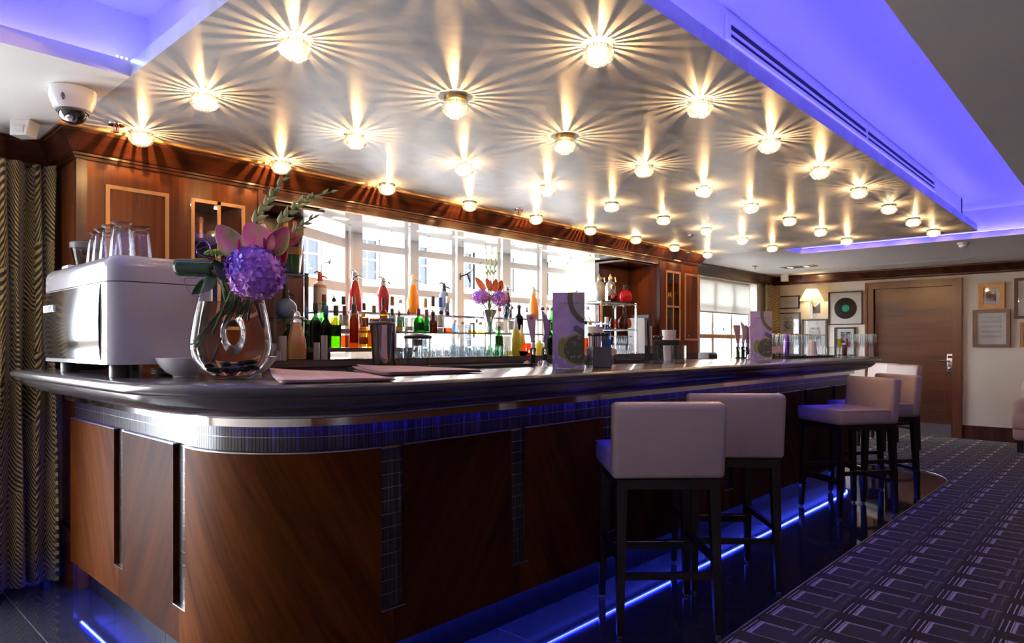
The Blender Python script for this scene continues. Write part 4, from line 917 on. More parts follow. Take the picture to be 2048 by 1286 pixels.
X = at_counter(980,3.46); bv = thing('bud_vase', 'slim green glass bud vase before the silver flower vase', 'vase', (X,3.46,1.134)); obj('glass', MB().lathe([(.035,0),(.036,.01),(.016,.06),(.012,.15),(.016,.25)], 18, cap1=False), G('pale'), bv); obj('water', MB().lathe([(.033,.004),(.033,.012),(.016,.05)], 18), G('green'), bv); obj('stem', MB().tube([(0,0,.02),(.004,0,.15),(.0,0,.29)], .004, 6), C('stem_dark', (.02,.06,.02), .5), bv)
X = at_counter(1058,3.36); cd_ = thing('tea_light_holder', 'red glass tea light holder glowing beside the beer pump', 'candle holder', (X,3.36,1.134)); obj('glass', MB().lathe([(.030,0),(.034,.004),(.028,.05),(.031,.095)], 18, cap1=False), G('red'), cd_); obj('candle', MB().lathe([(.018,.004),(.018,.022)], 14), C('wax', (.7,.5,.4), .5), cd_); obj('flame', MB().lathe([(.0,.022),(.005,.030),(.0,.045)], 8), emit('flame', (1,.35,.12), 60), cd_)
X = at_counter(1046,3.30); bw_ = thing('small_bowl', 'small dark metal bowl beside the red tea light', 'bowl', (X,3.30,1.134)); obj('bowl', MB().lathe([(.018,0),(.030,.010),(.045,.035),(.043,.036),(.028,.012),(.0,.006)], 20), C('gunmetal', (.08,.085,.10), .25, .8), bw_)
X = at_counter(1078,3.40); lm = thing('lime_jar', 'lime yellow squash bottle between the two beer pumps', 'bottle', (X,3.40,1.134)); obj('body', MB().lathe([(.034,0),(.036,.006),(.036,.07),(.028,.09),(.014,.10)], 18), C('lime_plastic', (.60,.66,.05), .35), lm); obj('cap', MB().lathe([(.015,.098),(.015,.118)], 12), C('white_plastic', (.75,.75,.73), .4), lm)
# ------------------------------------------------------------------ upturned glasses
tum = MB().lathe([(.034,0),(.0345,.004),(.030,.128),(.027,.138),(.0,.139)], 16, cap0=False).lathe([(.031,.001),(.027,.118),(.0,.120)], 16, cap0=False).mesh('tumbler', M['glass'])
rnd_ = MB().lathe([(.032,0),(.035,.03),(.033,.06),(.024,.080),(.0,.085)], 16, cap0=False).lathe([(.029,.001),(.032,.03),(.030,.055),(.020,.070),(.0,.073)], 16, cap0=False).mesh('rounded_tumbler', M['glass'])
stm = MB().lathe([(.026,0),(.030,.03),(.024,.075),(.006,.092),(.004,.145),(.006,.155),(.028,.160),(.028,.162),(.0,.162)], 16, cap0=False).mesh('stem_glass', M['glass'])
def one(name, me, label, cat, loc, group, rz=0): return tag(link(name, me, None, loc, (0,0,rz)), label, cat, group)
for i in range(9): one('tumbler', tum, 'tall tumbler upturned under the glass shelf', 'glass', (2.86+i*.072, 3.54+.01*(i%2), 1.134), 'tall upturned tumblers on the back counter')
for i in range(14): one('rounded_tumbler', rnd_, 'rounded tumbler upturned on the front of the bar mat', 'glass', (2.50+i*.078, 3.35+.006*(i%3), 1.134), 'rounded upturned tumblers on the back counter')
for i in range(5): one('rounded_tumbler', rnd_, 'rounded tumbler upturned in the second line left of the carafe', 'glass', (3.10+i*.078, 3.435, 1.134), 'second line of rounded tumblers')
for i in range(10): one('stem_glass', stm, 'stemmed glass upturned under the right chrome rack', 'glass', (5.08+(i%5)*.062+(i//5)*.02, 3.46+(i//5)*.075, 1.134), 'upturned stemmed glasses by the right rack')
# ------------------------------------------------------------------ racks with show pieces
def rack(label, x0, x1, y0, y1, zs):
    t = thing('display_rack', label, 'shelf rack', (0,0,0)); top_ = zs[-1]
    for x in (x0, x1):
        for y in (y0, y1): obj('post', MB().box(x-.009, x+.009, y-.009, y+.009, 1.128, top_), M['chrome'], t, smooth=False)
    for z in zs:
        obj('glass_shelf', MB().box(x0-.01, x1+.01, y0-.01, y1+.01, z-.010, z), tint('teal', (.70,.90,.88)), t, smooth=False)
        fr = MB()
        for y in (y0, y1): fr.box(x0, x1, y-.006, y+.006, z-.022, z-.010)
        for x in (x0, x1): fr.box(x-.006, x+.006, y0, y1, z-.022, z-.010)
        obj('rail', fr, M['chrome'], t, smooth=False)
    return t
rl = px(543,600,'y',3.66).x; rr = px(606,600,'y',3.70).x
rack('chrome and glass rack holding the wine bucket and the blue siphon', max(rl,1.92), rr, 3.66, 3.90, (1.375, 1.645))
siphon('blue ball-shaped soda siphon on the rack under the wine bucket', 572, 556, 3.79, 1.376, 21, P_BALL, (.10,.14,.28), 'black', 1, rough=.1)
siphon('bronze tapering soda siphon on the back counter beside the steel tubes', 593, 622, 3.43, 1.134, 19, P_TALL, (.36,.16,.05), 'chrome', 1, rough=.15)
bottle('dark green wine bottle on the bottom of the rack behind the bronze siphon', 577, 634, 3.80, 1.129, 11, 'wine', 'dkgreen', 'black', .6, 'cream', (.25,.55), 'green')
X = at_counter(580,3.80); ib = thing('wine_bucket', 'tall clear ribbed wine bucket on the left rack', 'bucket', (X,3.80,1.646))
obj('wall', MB().lathe([(.055,0),(.060,.006),(.080,.22),(.084,.235),(.080,.235),(.056,.012),(.0,.010)], 24, cap1=False), thin_glass('glass_bucket', (.92,.92,.95), .08, 1.45, 2.5, .35), ib)
obj('band', MB().lathe([(.0715,.115),(.0745,.16)], 24), C('bucket_band', (.18,.10,.05), .2, .6), ib)
for lb, dx, dz, gl, cp in (('green champagne bottle lying in the wine bucket', .025, 0, 'green', 'dred'), ('bottle with a copper foil neck in the wine bucket', -.03, .02, 'dkgreen', 'cork')):
    t = thing('bottle', lb, 'bottle', (X+dx, 3.80, 1.66)); obj('glass', MB().lathe([(.03,0),(.036,.01),(.036,.17),(.015,.24),(.013,.30)], 16), G(gl), t); obj('foil', MB().lathe([(.0155,.235+dz),(.0155,.31+dz),(.012,.315+dz)], 12), cap_mat(cp), t)
rx0 = px(1203,600,'y',3.66).x; rx1 = px(1272,600,'y',3.66).x
rack('chrome rack of cognac bottles in the right niche', rx0+.0, rx1, 3.66, 3.90, (1.375, 1.625))
def fancy(label, u, vt, Y, z0, hw, kind):
    X = px(u,600,'y',Y).x; d = dep(X,Y); H = CAMH-(vt-HYP)*d/FPX-z0; r = hw*d/FPX; t = thing('decanter', label, 'bottle', (X,Y,z0), math.atan2(-CA,SA))
    if kind == 'mesh':
        m = C('mesh_glass', (.30,.31,.28), .25, .3); obj('body', MB().lathe([(r*.95,0),(r,.01),(r,H*.55),(r*.85,H*.68),(r*.35,H*.76),(r*.3,H*.80)], 18), m, t)
        ms = MB()
        for k in range(12):
            a = 2*PI*k/12; ms.tube([(r*1.01*math.cos(a+q*.5), r*1.01*math.sin(a+q*.5), .01+q*H*.11) for q in range(6)], .0015, 5)
            ms.tube([(r*1.01*math.cos(a-q*.5), r*1.01*math.sin(a-q*.5), .01+q*H*.11) for q in range(6)], .0015, 5)
        obj('wire_mesh', ms, M['steel'], t); obj('gilt_head', MB().lathe([(r*.38,H*.78),(r*.42,H*.86),(r*.25,H*.92),(r*.12,H*.97),(0,H)], 14), M['brass'], t)
        obj('handle', MB().tube([(r*.3,0,H*.84),(r*.9,0,H*.88),(r*1.05,0,H*.72)], .006, 8), M['brass'], t)
    if kind == 'tear':
        obj('glass', MB().lathe([(a*r, b*H*.92) for a, b in SHAPES['tear']], 22, cap1=False, sy=.6), G('clear'), t); obj('liquid', MB().lathe([(a*r*.92, max(.004,b*H*.92)) for a, b in SHAPES['tear'][:5]], 22, sy=.6), G('rust'), t); obj('stopper', MB().lathe([(r*.24,H*.90),(r*.26,H),(r*.1,H*1.01)], 14), cap_mat('cork'), t)
    if kind == 'ornate':
        obj('glass', MB().lathe([(r*.7,0),(r,.02),(r*1.05,H*.30),(r*.8,H*.50),(r*.35,H*.60),(r*.30,H*.72)], 8, cap1=False), G('clear'), t, smooth=False); obj('liquid', MB().lathe([(r*.65,.006),(r*.92,.02),(r*.95,H*.34)], 8), G('rust'), t, smooth=False)
        obj('seal', MB().ball((0,-r*.85,H*.26), r*.45, 10, 6), C('sealing_wax', (.30,.04,.02), .4), t); obj('gilt_stopper', MB().lathe([(r*.34,H*.70),(r*.45,H*.76),(r*.45,H*.9),(r*.2,H*.94),(0,H)], 12), M['brass'], t)
    return t
fancy('wire-meshed carafe with gilt head at the back of the right rack', 1199, 548, 3.90, 1.626, 10.5, 'mesh')
fancy('second wire-meshed carafe with gilt head beside the red ball siphon', 1221, 547, 3.90, 1.626, 10.5, 'mesh')
fancy('ornate cognac bottle with red seal and gold stopper on the right rack', 1225, 566, 3.76, 1.626, 9, 'ornate')
siphon('glossy red ball-shaped soda siphon on the right rack', 1250, 556, 3.78, 1.626, 14.5, P_BALL, (.50,.01,.02), 'black', 1, rough=.08)
fancy('tear-shaped cognac bottle on the middle shelf of the right rack', 1249, 609, 3.78, 1.376, 15, 'tear')
fancy('tear-shaped cognac bottle with pink cap behind the rack post', 1228, 612, 3.82, 1.376, 10, 'tear')
for i, (u_, vt, hw, col) in enumerate(((1278,640,1.8,(.30,.28,.32)),(1283,630,2.2,(.03,.05,.10)),(1288,652,1.6,(.60,.58,.60)),(1274,636,1.4,(.5,.48,.52)))):
    X = px(u_,600,'y',3.80).x; d = dep(X,3.8); H = CAMH-(vt-HYP)*d/FPX-1.129; t = thing('magazine', ('grey magazine','dark blue folder','white menu folder','pale magazine')[i] + ' propped upright beside the right rack', 'magazine', (X,3.80,1.129)); 
    mg = MB().box(-.004,.004,-.10,.10,0,H); mg.xform(Matrix.Rotation(math.radians(-3),4,'Y')); obj('cover', mg, C('cover_%d'%i, col, .4), t, smooth=False); obj('pages', MB().box(-.003,.003,-.098,.101,.004,H-.004).xform(Matrix.Rotation(math.radians(-3),4,'Y')), C('paper', (.7,.68,.65), .7), t, smooth=False)
# champagne in the left glazed cabinet, ornaments in the right one
t = thing('champagne_bottle', 'champagne bottle with rose gold foil behind the left cabinet glass', 'bottle', (px(400,500,'y',3.87).x, 3.87, 1.60), 0)
obj('glass', MB().lathe([(.038,0),(.042,.01),(.042,.12),(.034,.17),(.018,.225),(.016,.26)], 20), G('dkgreen'), t); obj('foil', MB().lathe([(.0225,.205),(.0185,.235),(.0165,.30),(.019,.302),(.019,.318),(.016,.332),(0,.336)], 18), C('rose_foil', (.62,.32,.18), .3, .7), t); obj('label', MB().lathe([(.0425,.03),(.0425,.10)], 14, a0=-PI*.9, a1=-PI*.1), lab_mat('gold'), t)
sh_ = obj('shelf', MB().box(1.49, 1.78, 3.76, 4.08, 1.585, 1.60), M['mahog_dk'], cabL, smooth=False)
for lb, u_, v_ in (('yellow butterfly ornament in the upper right cabinet pane', 1338, 590), ('small yellow butterfly ornament in the lower right cabinet pane', 1350, 655)):
    p = px(u_, v_, 'y', 3.85); t = thing('butterfly_ornament', lb, 'ornament', (p.x, 3.85, p.z)); yl = C('butterfly_yellow', (.75,.42,.03), .5); s_ = .045 if v_ < 600 else .03
    for sx in (-1, 1): obj('wing', MB().grid(lambda a, b: (sx*s_*a*(1.0-.3*b), -.01*a, (b-.5)*s_*1.3*(.3+a) + .004*math.sin(a*3)), 5, 5), yl, t)
    obj('body', MB().tube([(0,0,-s_*.5),(0,0,s_*.5)], .004, 6), M['black'], t); obj('wire', MB().tube([(0,.004,-s_*.4),(0,.05,-s_*2),(0,.10,1.603-p.z if v_ < 620 else -.08)], .0012, 5), M['steel'], t)
# steel tubes on the back counter
for i, (u_, vt, Y) in enumerate(((537,699,3.27),(548,687,3.33),(556,702,3.26),(565,672,3.30),(633,685,3.28),(648,671,3.33))):
    X = at_counter(u_, Y); d = dep(X,Y); H = CAMH-(vt-HYP)*d/FPX-1.134; r = (6.5 if i not in (3,) else 8)*d/FPX
    t = thing('steel_tube', ('short','middling','shortest','tall','short','tall')[i] + ' brushed steel tube ' + ('beside the vase', 'behind the shortest tube', 'at the front left of the bronze siphon', 'left of the bronze siphon', 'right of the bronze siphon', 'before the dark wine bottle')[i], 'canister', (X,Y,1.134))
    obj('wall', MB().lathe([(r,0),(r,H),(r*.92,H),(r*.92,H*.5),(0,H*.5)], 18), C('tube_steel', (.50,.46,.48), .32, .85), t); obj('base', MB().lathe([(r*1.02,0),(r*1.02,.006)], 18), M['steel'], t)
# ================================================================== ON THE BAR TOP
ZBT = 1.1012
# ---- espresso machine (its back to the room)
M['enamel'] = plain('pearl_enamel', (.38,.365,.385), .16, 0, .03, coat=.5)
em_ = thing('espresso_machine', 'white espresso machine with a mirror-polished back panel', 'coffee machine', (.95, 3.05, ZBT))
def rbox(x0, x1, y0, y1, z0, z1, r, rt, n=6, flare=0):    # box with rounded uprights and rounded top edge
    mb = MB(); rings = [(0, z0)] + [(rt*(1-math.cos(a*PI/2/n)), z1-rt+rt*math.sin(a*PI/2/n)) for a in range(n+1)] if rt else [(0, z0), (0, z1)]
    b = 0; first = None
    for ins, z in rings:
        pts = []
        for cx, cy, a0 in ((x1-r,y1-r,0),(x0+r,y1-r,90),(x0+r,y0+r,180),(x1-r,y0+r,270)):
            for i in range(n+1): a = math.radians(a0+90*i/n); pts.append((cx+(r-min(ins,r*.98))*math.cos(a), cy+(r-min(ins,r*.98))*math.sin(a), z))
        mb.v += pts
    k = 4*(n+1)
    for j in range(len(rings)-1):
        for i in range(k): i2 = (i+1) % k; mb.f.append((j*k+i,j*k+i2,(j+1)*k+i2,(j+1)*k+i)); mb.m.append(0)
    mb.f.append(tuple(reversed(range(k)))); mb.m.append(0); mb.f.append(tuple((len(rings)-1)*k+i for i in range(k))); mb.m.append(0)
    return mb
obj('lower_casing', rbox(-.19,.19,-.45,.45,.047,.338,.075,0), M['enamel'], em_)
obj('upper_casing', rbox(-.19,.19,-.45,.45,.341,.436,.075,.045), M['enamel'], em_)
bk = MB(); n = 10
bk.grid(lambda a, b: (-.1925 - .006*math.sin(PI*b), -.355+.745*a, .062+.272*b), 4, 10); bpan = obj('back_panel', bk, plain('mirror_steel', (.80,.81,.83), .07, 1, .02), em_)
tx = text_mb('IBERITAL', .042, .002, 'LEFT'); tx.xform(Matrix(((0,0,-1,-.1995),(-1,0,0,.375),(0,1,0,.265),(0,0,0,1)))); obj('maker_lettering', tx, C('letter_white', (.85,.85,.85), .4), bpan)
for sx in (-.125, .125):
    for sy in (-.345, .285): obj('foot', MB().lathe([(.034,0),(.034,.040),(.030,.047)], 20, (sx, sy, 0)), M['black'], em_)
obj('filler_cap', MB().bbox((-.10,.33,.447), (.07,.09,.022), .008), M['gloss_white'], em_)
mug = MB().lathe([(.040,0),(.041,.004),(.031,.105),(.026,.113),(.018,.117),(.030,.124),(.035,.128),(.034,.132),(.0,.132)], 18, cap0=False)
mug.lathe([(.037,.001),(.028,.102),(.0,.106)], 18, cap0=False)
mug.tube([(.036,0,.035),(.060,0,.040),(.066,0,.065),(.055,0,.090),(.031,0,.094)], .0045, 8)
mug_me = mug.mesh('glass_mug', tint('mug', (.97,.97,1.0)))
for i, (u_, Y, rz) in enumerate(((243,2.755,-.6),(281,2.80,2.6),(222,2.86,2.6),(207,2.97,2.6),(195,3.08,2.4),(250,2.92,.2))):
    one('glass_mug', mug_me, 'clear handled glass mug upturned on the espresso machine', 'mug', (px(u_,500,'y',Y).x, Y, ZBT+.4365), 'glass mugs on the espresso machine', rz)
gr = thing('coffee_grinder', 'coffee grinder with a dark lidded hopper behind the espresso machine', 'grinder', (px(172,500,'y',3.62).x, 3.62, ZBT))
obj('body', MB().bbox((0,0,.21), (.17,.17,.42), .03, 3), M['black'], gr); obj('hopper', MB().lathe([(.035,.42),(.040,.46),(.062,.57)], 20, cap1=False), tint('hopper', (.75,.72,.68)), gr); obj('beans', MB().lathe([(.033,.425),(.038,.46),(.045,.49)], 16), C('beans', (.03,.015,.008), .5), gr); obj('lid', MB().lathe([(.066,.565),(.067,.59),(.060,.595),(0,.596)], 20), C('lid_grey', (.10,.10,.10), .5), gr)
# ---- bowls, saucers
def bowl(label, u, v):
    p = px(u, v, 'z', ZBT); t = thing('white_bowl', label, 'bowl', (p.x, p.y, ZBT)); obj('bowl', MB().lathe([(.042,0),(.044,.006),(.070,.022),(.092,.050),(.102,.070),(.099,.071),(.088,.052),(.066,.026),(.0,.014)], 32), M['gloss_white'], t); return t
bowl('white ceramic bowl between the espresso machine and the glass vase', 372, 754); bowl('white ceramic bowl behind the glass vase, towards the window', 500, 749)
sau = MB().lathe([(.025,0),(.030,.003),(.055,.010),(.054,.012),(.0,.006)], 24).mesh('saucer', M['steel'])
for i in range(3): one('saucer', sau, 'steel saucer in a low stack under the espresso machine', 'saucer', (.985, 2.70, ZBT+i*.0085), 'steel saucers stacked under the espresso machine')
# ---- newspapers
m = MT('newsprint_pink'); X, Y, Z = m.xyz(); ln = (Y*140).frac().lt(.45) * m.noise(120, (1,.3,1)).gt(.42) * (X*7).frac().gt(.12); ph = m.noise(5).gt(.60)
m.set(color=m.mix((ln*.35 + ph*.25).min(1), (.74,.50,.48), (.25,.17,.17)), rough=.8); M['news'] = m.mat
def newspaper(label, o, ex, ey, n, curl):
    t = thing('newspaper', label, 'newspaper', (o.x, o.y, ZBT)); lx, ly = ex.length, ey.length; t.rotation_euler = (0,0,math.atan2(ex.y, ex.x))
    for k in range(n):
        mb = MB(); f = lambda a, b, k=k: (lx*a + .004*k*(1 if k % 2 else -1), ly*b - .003*k, .0035*k + .0050 + curl*(max(0, b-.4)**2)*(1-a)*.16*(.5+k*.3) + .001*math.sin(a*9+k))
        mb.grid(f, 14, 8); o_ = obj('section', mb, M['news'], t); sm = o_.modifiers.new('thick', 'SOLIDIFY'); sm.thickness = .0028; sm.offset = -1
    return t
a_ = px(562,768,'z',ZBT); b_ = px(789,763,'z',ZBT); ex = (b_-a_); ey = Vector((-ex.y, ex.x, 0)).normalized()*.40
newspaper('pink folded newspaper lying alone beside the glass vase', a_, Vector((ex.x,ex.y,0)), ey, 3, .35)
a_ = px(905,757,'z',ZBT); b_ = px(1022,748,'z',ZBT); c_ = px(780,746,'z',ZBT)
ex = Vector((.34,-.02,0)); o_ = px(800,752,'z',ZBT); newspaper('pink newspapers fanned out before the steel shaker', Vector((1.54,2.07,0)), Vector((.42,-.07,0)), Vector((.05,.30,0)), 4, .25)
# ---- front rubber mat, shaker, blender jug
t = thing('bar_mat', 'black rubber mat on the bar under the steel shaker', 'mat', (0,0,ZBT)); obj('mat', MB().box(1.72, 2.74, 2.42, 2.60, 0, .007), M['rubber'], t, smooth=False); obj('rim', MB().box(1.71,2.75,2.41,2.42,0,.014).box(1.71,2.75,2.60,2.61,0,.014).box(1.71,1.72,2.41,2.61,0,.014).box(2.74,2.75,2.41,2.61,0,.014), M['rubber'], t, smooth=False)
nb = MB()
for i in range(100):
    for j in range(8): nb.cbox((1.73+i*.0102, 2.43+j*.0215, .0095), (.005,.005,.005))
o = obj('stud', nb, M['rubber'], t, smooth=False); o['kind'] = 'stuff'
ZM = ZBT+.012
Xs = px(764,700,'y',2.52).x; t = thing('cocktail_shaker', 'tall dark chrome shaker with a grey lid', 'shaker', (Xs,2.52,ZM))
obj('cup', MB().lathe([(.036,0),(.040,.004),(.044,.05),(.053,.19),(.055,.195)], 28), plain('dark_chrome', (.42,.40,.44), .07, 1, .03), t); obj('lid', MB().lathe([(.057,.193),(.060,.196),(.060,.203),(.054,.206),(.044,.210),(.0,.212)], 28).bbox((.045,0,.214),(.03,.03,.024),.005), C('lid_dark', (.06,.06,.06), .35), t); obj('clear_dome', MB().lathe([(.042,.209),(.040,.224),(.0,.228)], 24), tint('dome', (.85,.85,.85)), t)
obj('pour_lip', MB().bbox((.051,-.02,.1),(.006,.02,.19),.002), M['chrome'], t)
Xb = px(836,700,'y',2.50).x; t = thing('blender_jug', 'clear fluted blender jug with a black lid', 'blender jug', (Xb,2.50,ZM)); 
jm = MB(); prof = [(.046,0),(.048,.006),(.053,.07),(.060,.135)]; k = 48
for r, z in prof:
    for i in range(k): a = 2*PI*i/k; q = r*(1+.035*math.cos(8*a)); jm.v.append((q*math.cos(a), q*math.sin(a), z))
for j in range(3):
    for i in range(k): i2 = (i+1) % k; jm.f.append((j*k+i,j*k+i2,(j+1)*k+i2,(j+1)*k+i)); jm.m.append(0)
jm.f.append(tuple(reversed(range(k)))); jm.m.append(0)
obj('jug', jm, tint('jug', (.93,.95,.95)), t); obj('lid', MB().lathe([(.062,.133),(.066,.136),(.066,.145),(.058,.149),(.030,.156),(.0,.158)], 28), M['black'], t)
hv = Vector((-SA, CA, 0)); obj('handle', MB().tube([Vector((0,0,.125))+hv*.058, Vector((0,0,.130))+hv*.088, Vector((0,0,.10))+hv*.092, Vector((0,0,.03))+hv*.084, Vector((0,0,.012))+hv*.052], .008, 8), tint('jug', (.93,.95,.95)), t)
obj('plug', MB().lathe([(.02,.10),(.022,.13)], 16), C('grey_plug', (.35,.36,.36), .4), t)
# ---- drinks cards
m = MT('card_print'); X, Y, Z = m.xyz(); nz = m.noise(14, (1,1,1), 4); n2 = m.noise(45, detail=3); n3 = m.noise(7, (1,1,1), 2)
base = m.mix(nz, (.16,.10,.34), (.42,.33,.66))
ice = ((X+.03)*(X+.03)*1.3 + (Z-.20)*(Z-.20)).sqrt().lt(.05); base = m.mix(ice*.28, base, (.48,.38,.70))
frost = m.mix((n2.gt(.56))*(Z.lt(.11)), base, (.40,.36,.60))
def disc(cx, cz, r, kx=1.0): return ((X-cx)*(X-cx)*kx + (Z-cz)*(Z-cz)).sqrt()
d1 = disc(.045, .092, 0); lime_d = m.mix(n2.gt(.60), (.05,.055,.04), (.18,.18,.17)); c = m.mix(d1.lt(.078), frost, (.19,.22,.04)); c = m.mix(d1.lt(.068), c, lime_d)
d2 = disc(-.028, .100, 0, 4.0); c = m.mix(d2.lt(.050) * d1.gt(.078), c, (.17,.21,.04)); c = m.mix(d2.lt(.036) * d1.gt(.078) * X.gt(-.03), c, (.08,.09,.03))
d3 = disc(.145, .345, 0); c = m.mix(d3.band(.125,.150)*Z.gt(.222), c, (.065,.065,.025)); c = m.mix(d3.lt(.125)*Z.gt(.225), c, m.mix(n3, (.30,.24,.42), (.22,.20,.16)))
dk = (X*.6 + Z).gt(.20) * (X*.6+Z).lt(.235) * X.gt(.025) * n3.gt(.40); c = m.mix(dk*.85, c, (.035,.025,.06))
c = m.mix(Z.lt(.03)*n3.gt(.5)*.8, c, (.42,.34,.66))
m.set(color=c, rough=.3, coat=.3); M['card'] = m.mat
def card(label, u, v):
    p = px(u, v, 'z', ZBT); va = math.atan2(p.y, p.x); t = thing('drinks_card', label, 'menu card', (p.x, p.y, ZBT), va - PI/2)
    w, h = .078, .372
    fr_ = MB(); fr_.box(-w, w, -.0015, .0015, 0, h); f_ = obj('front_leaf', fr_, M['card'], t, smooth=False); f_.rotation_euler = (math.radians(-3.5),0,0); f_.location = (0,-.022,.001)
    tx = text_mb('THE', .006, .0002); tx.add(*(lambda q: (q.v, q.f))(text_mb('GLENN MILLER', .0125, .0002).xform(Matrix.Translation((.012+.042,0,0)))))
    tx.add(*(lambda q: (q.v, q.f))(text_mb('BAR', .006, .0002).xform(Matrix.Translation((.108,0,0)))))
    tx.xform(Matrix.Translation((-.052,-.0019,.318)) @ Matrix.Rotation(PI/2,4,'X')); obj('lettering', tx, C('ink_purple', (.05,.03,.10), .5), f_)
    bk_ = obj('back_leaf', MB().box(-w, w, -.0015, .0015, 0, h), C('card_back', (.30,.24,.42), .4), t, smooth=False); bk_.rotation_euler = (math.radians(3.5),0,0); bk_.location = (0,.026,.001)
card('tall purple drinks card with lime print beside the swizzle-stick caddy', 1137, 737); card('tall purple drinks card with lime print in front of the flutes', 1522, 719.5)
# ---- caddies
pur = plain('smoked_acrylic', (.07,.045,.06), .10, .3)
p = px(1207,735,'z',ZBT); va = math.atan2(p.y,p.x); t = thing('bar_caddy', 'dark acrylic caddy packed with black swizzle sticks', 'caddy', (p.x+.02,p.y+.045,ZBT), va-PI/2+.35)
cb = MB()
for (x0,x1,y0,y1) in ((-.05,.05,-.055,-.051),(-.05,.05,.051,.055),(-.05,-.046,-.051,.051),(.046,.05,-.051,.051)): cb.box(x0,x1,y0,y1,.003,.105)
cb.box(-.05,.05,-.055,.055,0,.003); obj('box', cb, pur, t, smooth=False)
stk = MB().tube([(0,0,0),(0,0,.155)], .0022, 6).ball((0,0,.165), .0100, 10, 8).mesh('swizzle_stick', M['black'])
random.seed(11); R_ = Matrix.Rotation(va-PI/2+.35, 3, 'Z')
for i in range(16):
    q = R_ @ Vector((-.034+.0227*(i%4), -.036+.024*(i//4), 0)); o = one('swizzle_stick', stk, 'black ball-ended swizzle stick in the dark acrylic caddy', 'swizzle stick', (p.x+.02+q.x, p.y+.045+q.y, ZBT+.004), 'swizzle sticks in the caddy')
    l_ = R_ @ Vector((q.x*0+random.uniform(-.05,.05), random.uniform(-.04,.04), 0)); o.rotation_euler = (l_.y, l_.x, 0)
def cups(label, u, vt, vb, Y, r):
    X = px(u,690,'y',Y).x; d = dep(X,Y); zt = CAMH-(vt-HYP)*d/FPX; t = thing('paper_cups', label, 'cups', (X,Y,ZBT)); H = zt-ZBT
    obj('outer_cup', MB().lathe([(r*.72,0),(r,H-.005),(r*1.03,H-.003),(r*1.03,H),(r*.94,H),(r*.70,.01),(0,.008)], 24), C('paper_white', (.80,.78,.77), .6), t); obj('straw_bundle', MB().lathe([(r*.6,.02),(r*.9,H-.006),(0,H-.004)], 16), C('paper_white2', (.70,.68,.68), .6), t)
cups('white pleated paper straws in a cup behind the swizzle-stick caddy', 1190, 653, 700, 2.42, .045); cups('white paper cup stack in the clear napkin caddy', 1338, 660, 700, 2.50, .050)
p = px(1343,727,'z',ZBT); va = math.atan2(p.y,p.x); t = thing('bar_caddy', 'clear acrylic napkin caddy with black napkins and paper cups', 'caddy', (p.x+.03,p.y+.07,ZBT), va-PI/2-.1)
cb = MB()
for (x0,x1,y0,y1) in ((-.11,.13,-.075,-.071),(-.11,.13,.071,.075),(-.11,-.106,-.071,.071),(.05,.054,-.071,.071),(.126,.13,-.071,.071)): cb.box(x0,x1,y0,y1,.003,.110)
cb.box(-.11,.13,-.075,.075,0,.003); obj('box', cb, tint('acrylic', (.86,.86,.90)), t, smooth=False)
nk = MB(); nk.bbox((.02,-.045,.128), (.155,.02,.035), .008); nk.bbox((-.018,-.047,.075),(.035,.016,.09),.004); nk.bbox((.075,-.047,.070),(.022,.016,.09),.004)
obj('napkin_block', nk, C('black_paper', (.008,.008,.008), .7), t)
for i in range(9):
    o = one('swizzle_stick', stk, 'black ball-ended swizzle stick left of the white paper cup stack', 'swizzle stick', (px(1316,700,'y',2.36).x+random.uniform(-.025,.025), 2.36+random.uniform(-.02,.02), ZBT+.004), 'swizzle sticks by the napkin caddy'); o.rotation_euler = (random.uniform(-.1,.1), random.uniform(-.12,.12), 0)
t = thing('drip_tray', 'long black tray along the bar behind the caddies', 'tray', (0,0,ZBT)); obj('tray', MB().box(3.24,3.82,2.36,2.60,0,.012), M['rubber'], t, smooth=False); obj('rim', MB().box(3.23,3.83,2.35,2.36,0,.022).box(3.23,3.83,2.60,2.61,0,.022).box(3.23,3.24,2.35,2.61,0,.022).box(3.82,3.83,2.35,2.61,0,.022), M['rubber'], t, smooth=False)
m = MT('lemon_flesh'); nz = m.noise(40); m.set(color=m.mix(nz, (.70,.36,.02), (.85,.55,.06)), rough=.5); lem = m.mat
for i in range(4):
    X = 3.29+i*.05; o = one('lemon_slice', None, 'dried orange citrus slice heaped on the long black tray', 'citrus slice', (X,2.42+.012*(i%2),ZBT+.013+.004*i), 'citrus slices on the tray') if 0 else None
    sl = MB().lathe([(.030,0),(.032,.003),(.030,.007),(.0,.008)], 18); o = obj('citrus_slice', sl, lem, None, (X,2.42+.012*(i%2),ZBT+.0125+.003*i), (.10*i,-.15,.6*i)); tag(o, 'orange citrus slice heaped on the long black tray', 'citrus slice', 'citrus slices on the tray')
t = thing('paper_tag', 'round pink paper tag hanging on the swizzle-stick caddy', 'tag', (px(1226,698,'y',2.30).x, 2.30, ZBT)); obj('disc', MB().lathe([(.022,0),(.022,.002)], 20).xform(Matrix.Translation((0,0,.075)) @ Matrix.Rotation(math.radians(43)-PI/2,4,'Z') @ Matrix.Rotation(PI/2,4,'X')), C('pink_paper', (.66,.46,.44), .7), t); obj('wire', MB().tube([(0,0,0),(0,0,.055)], .0015, 6), M['steel'], t)
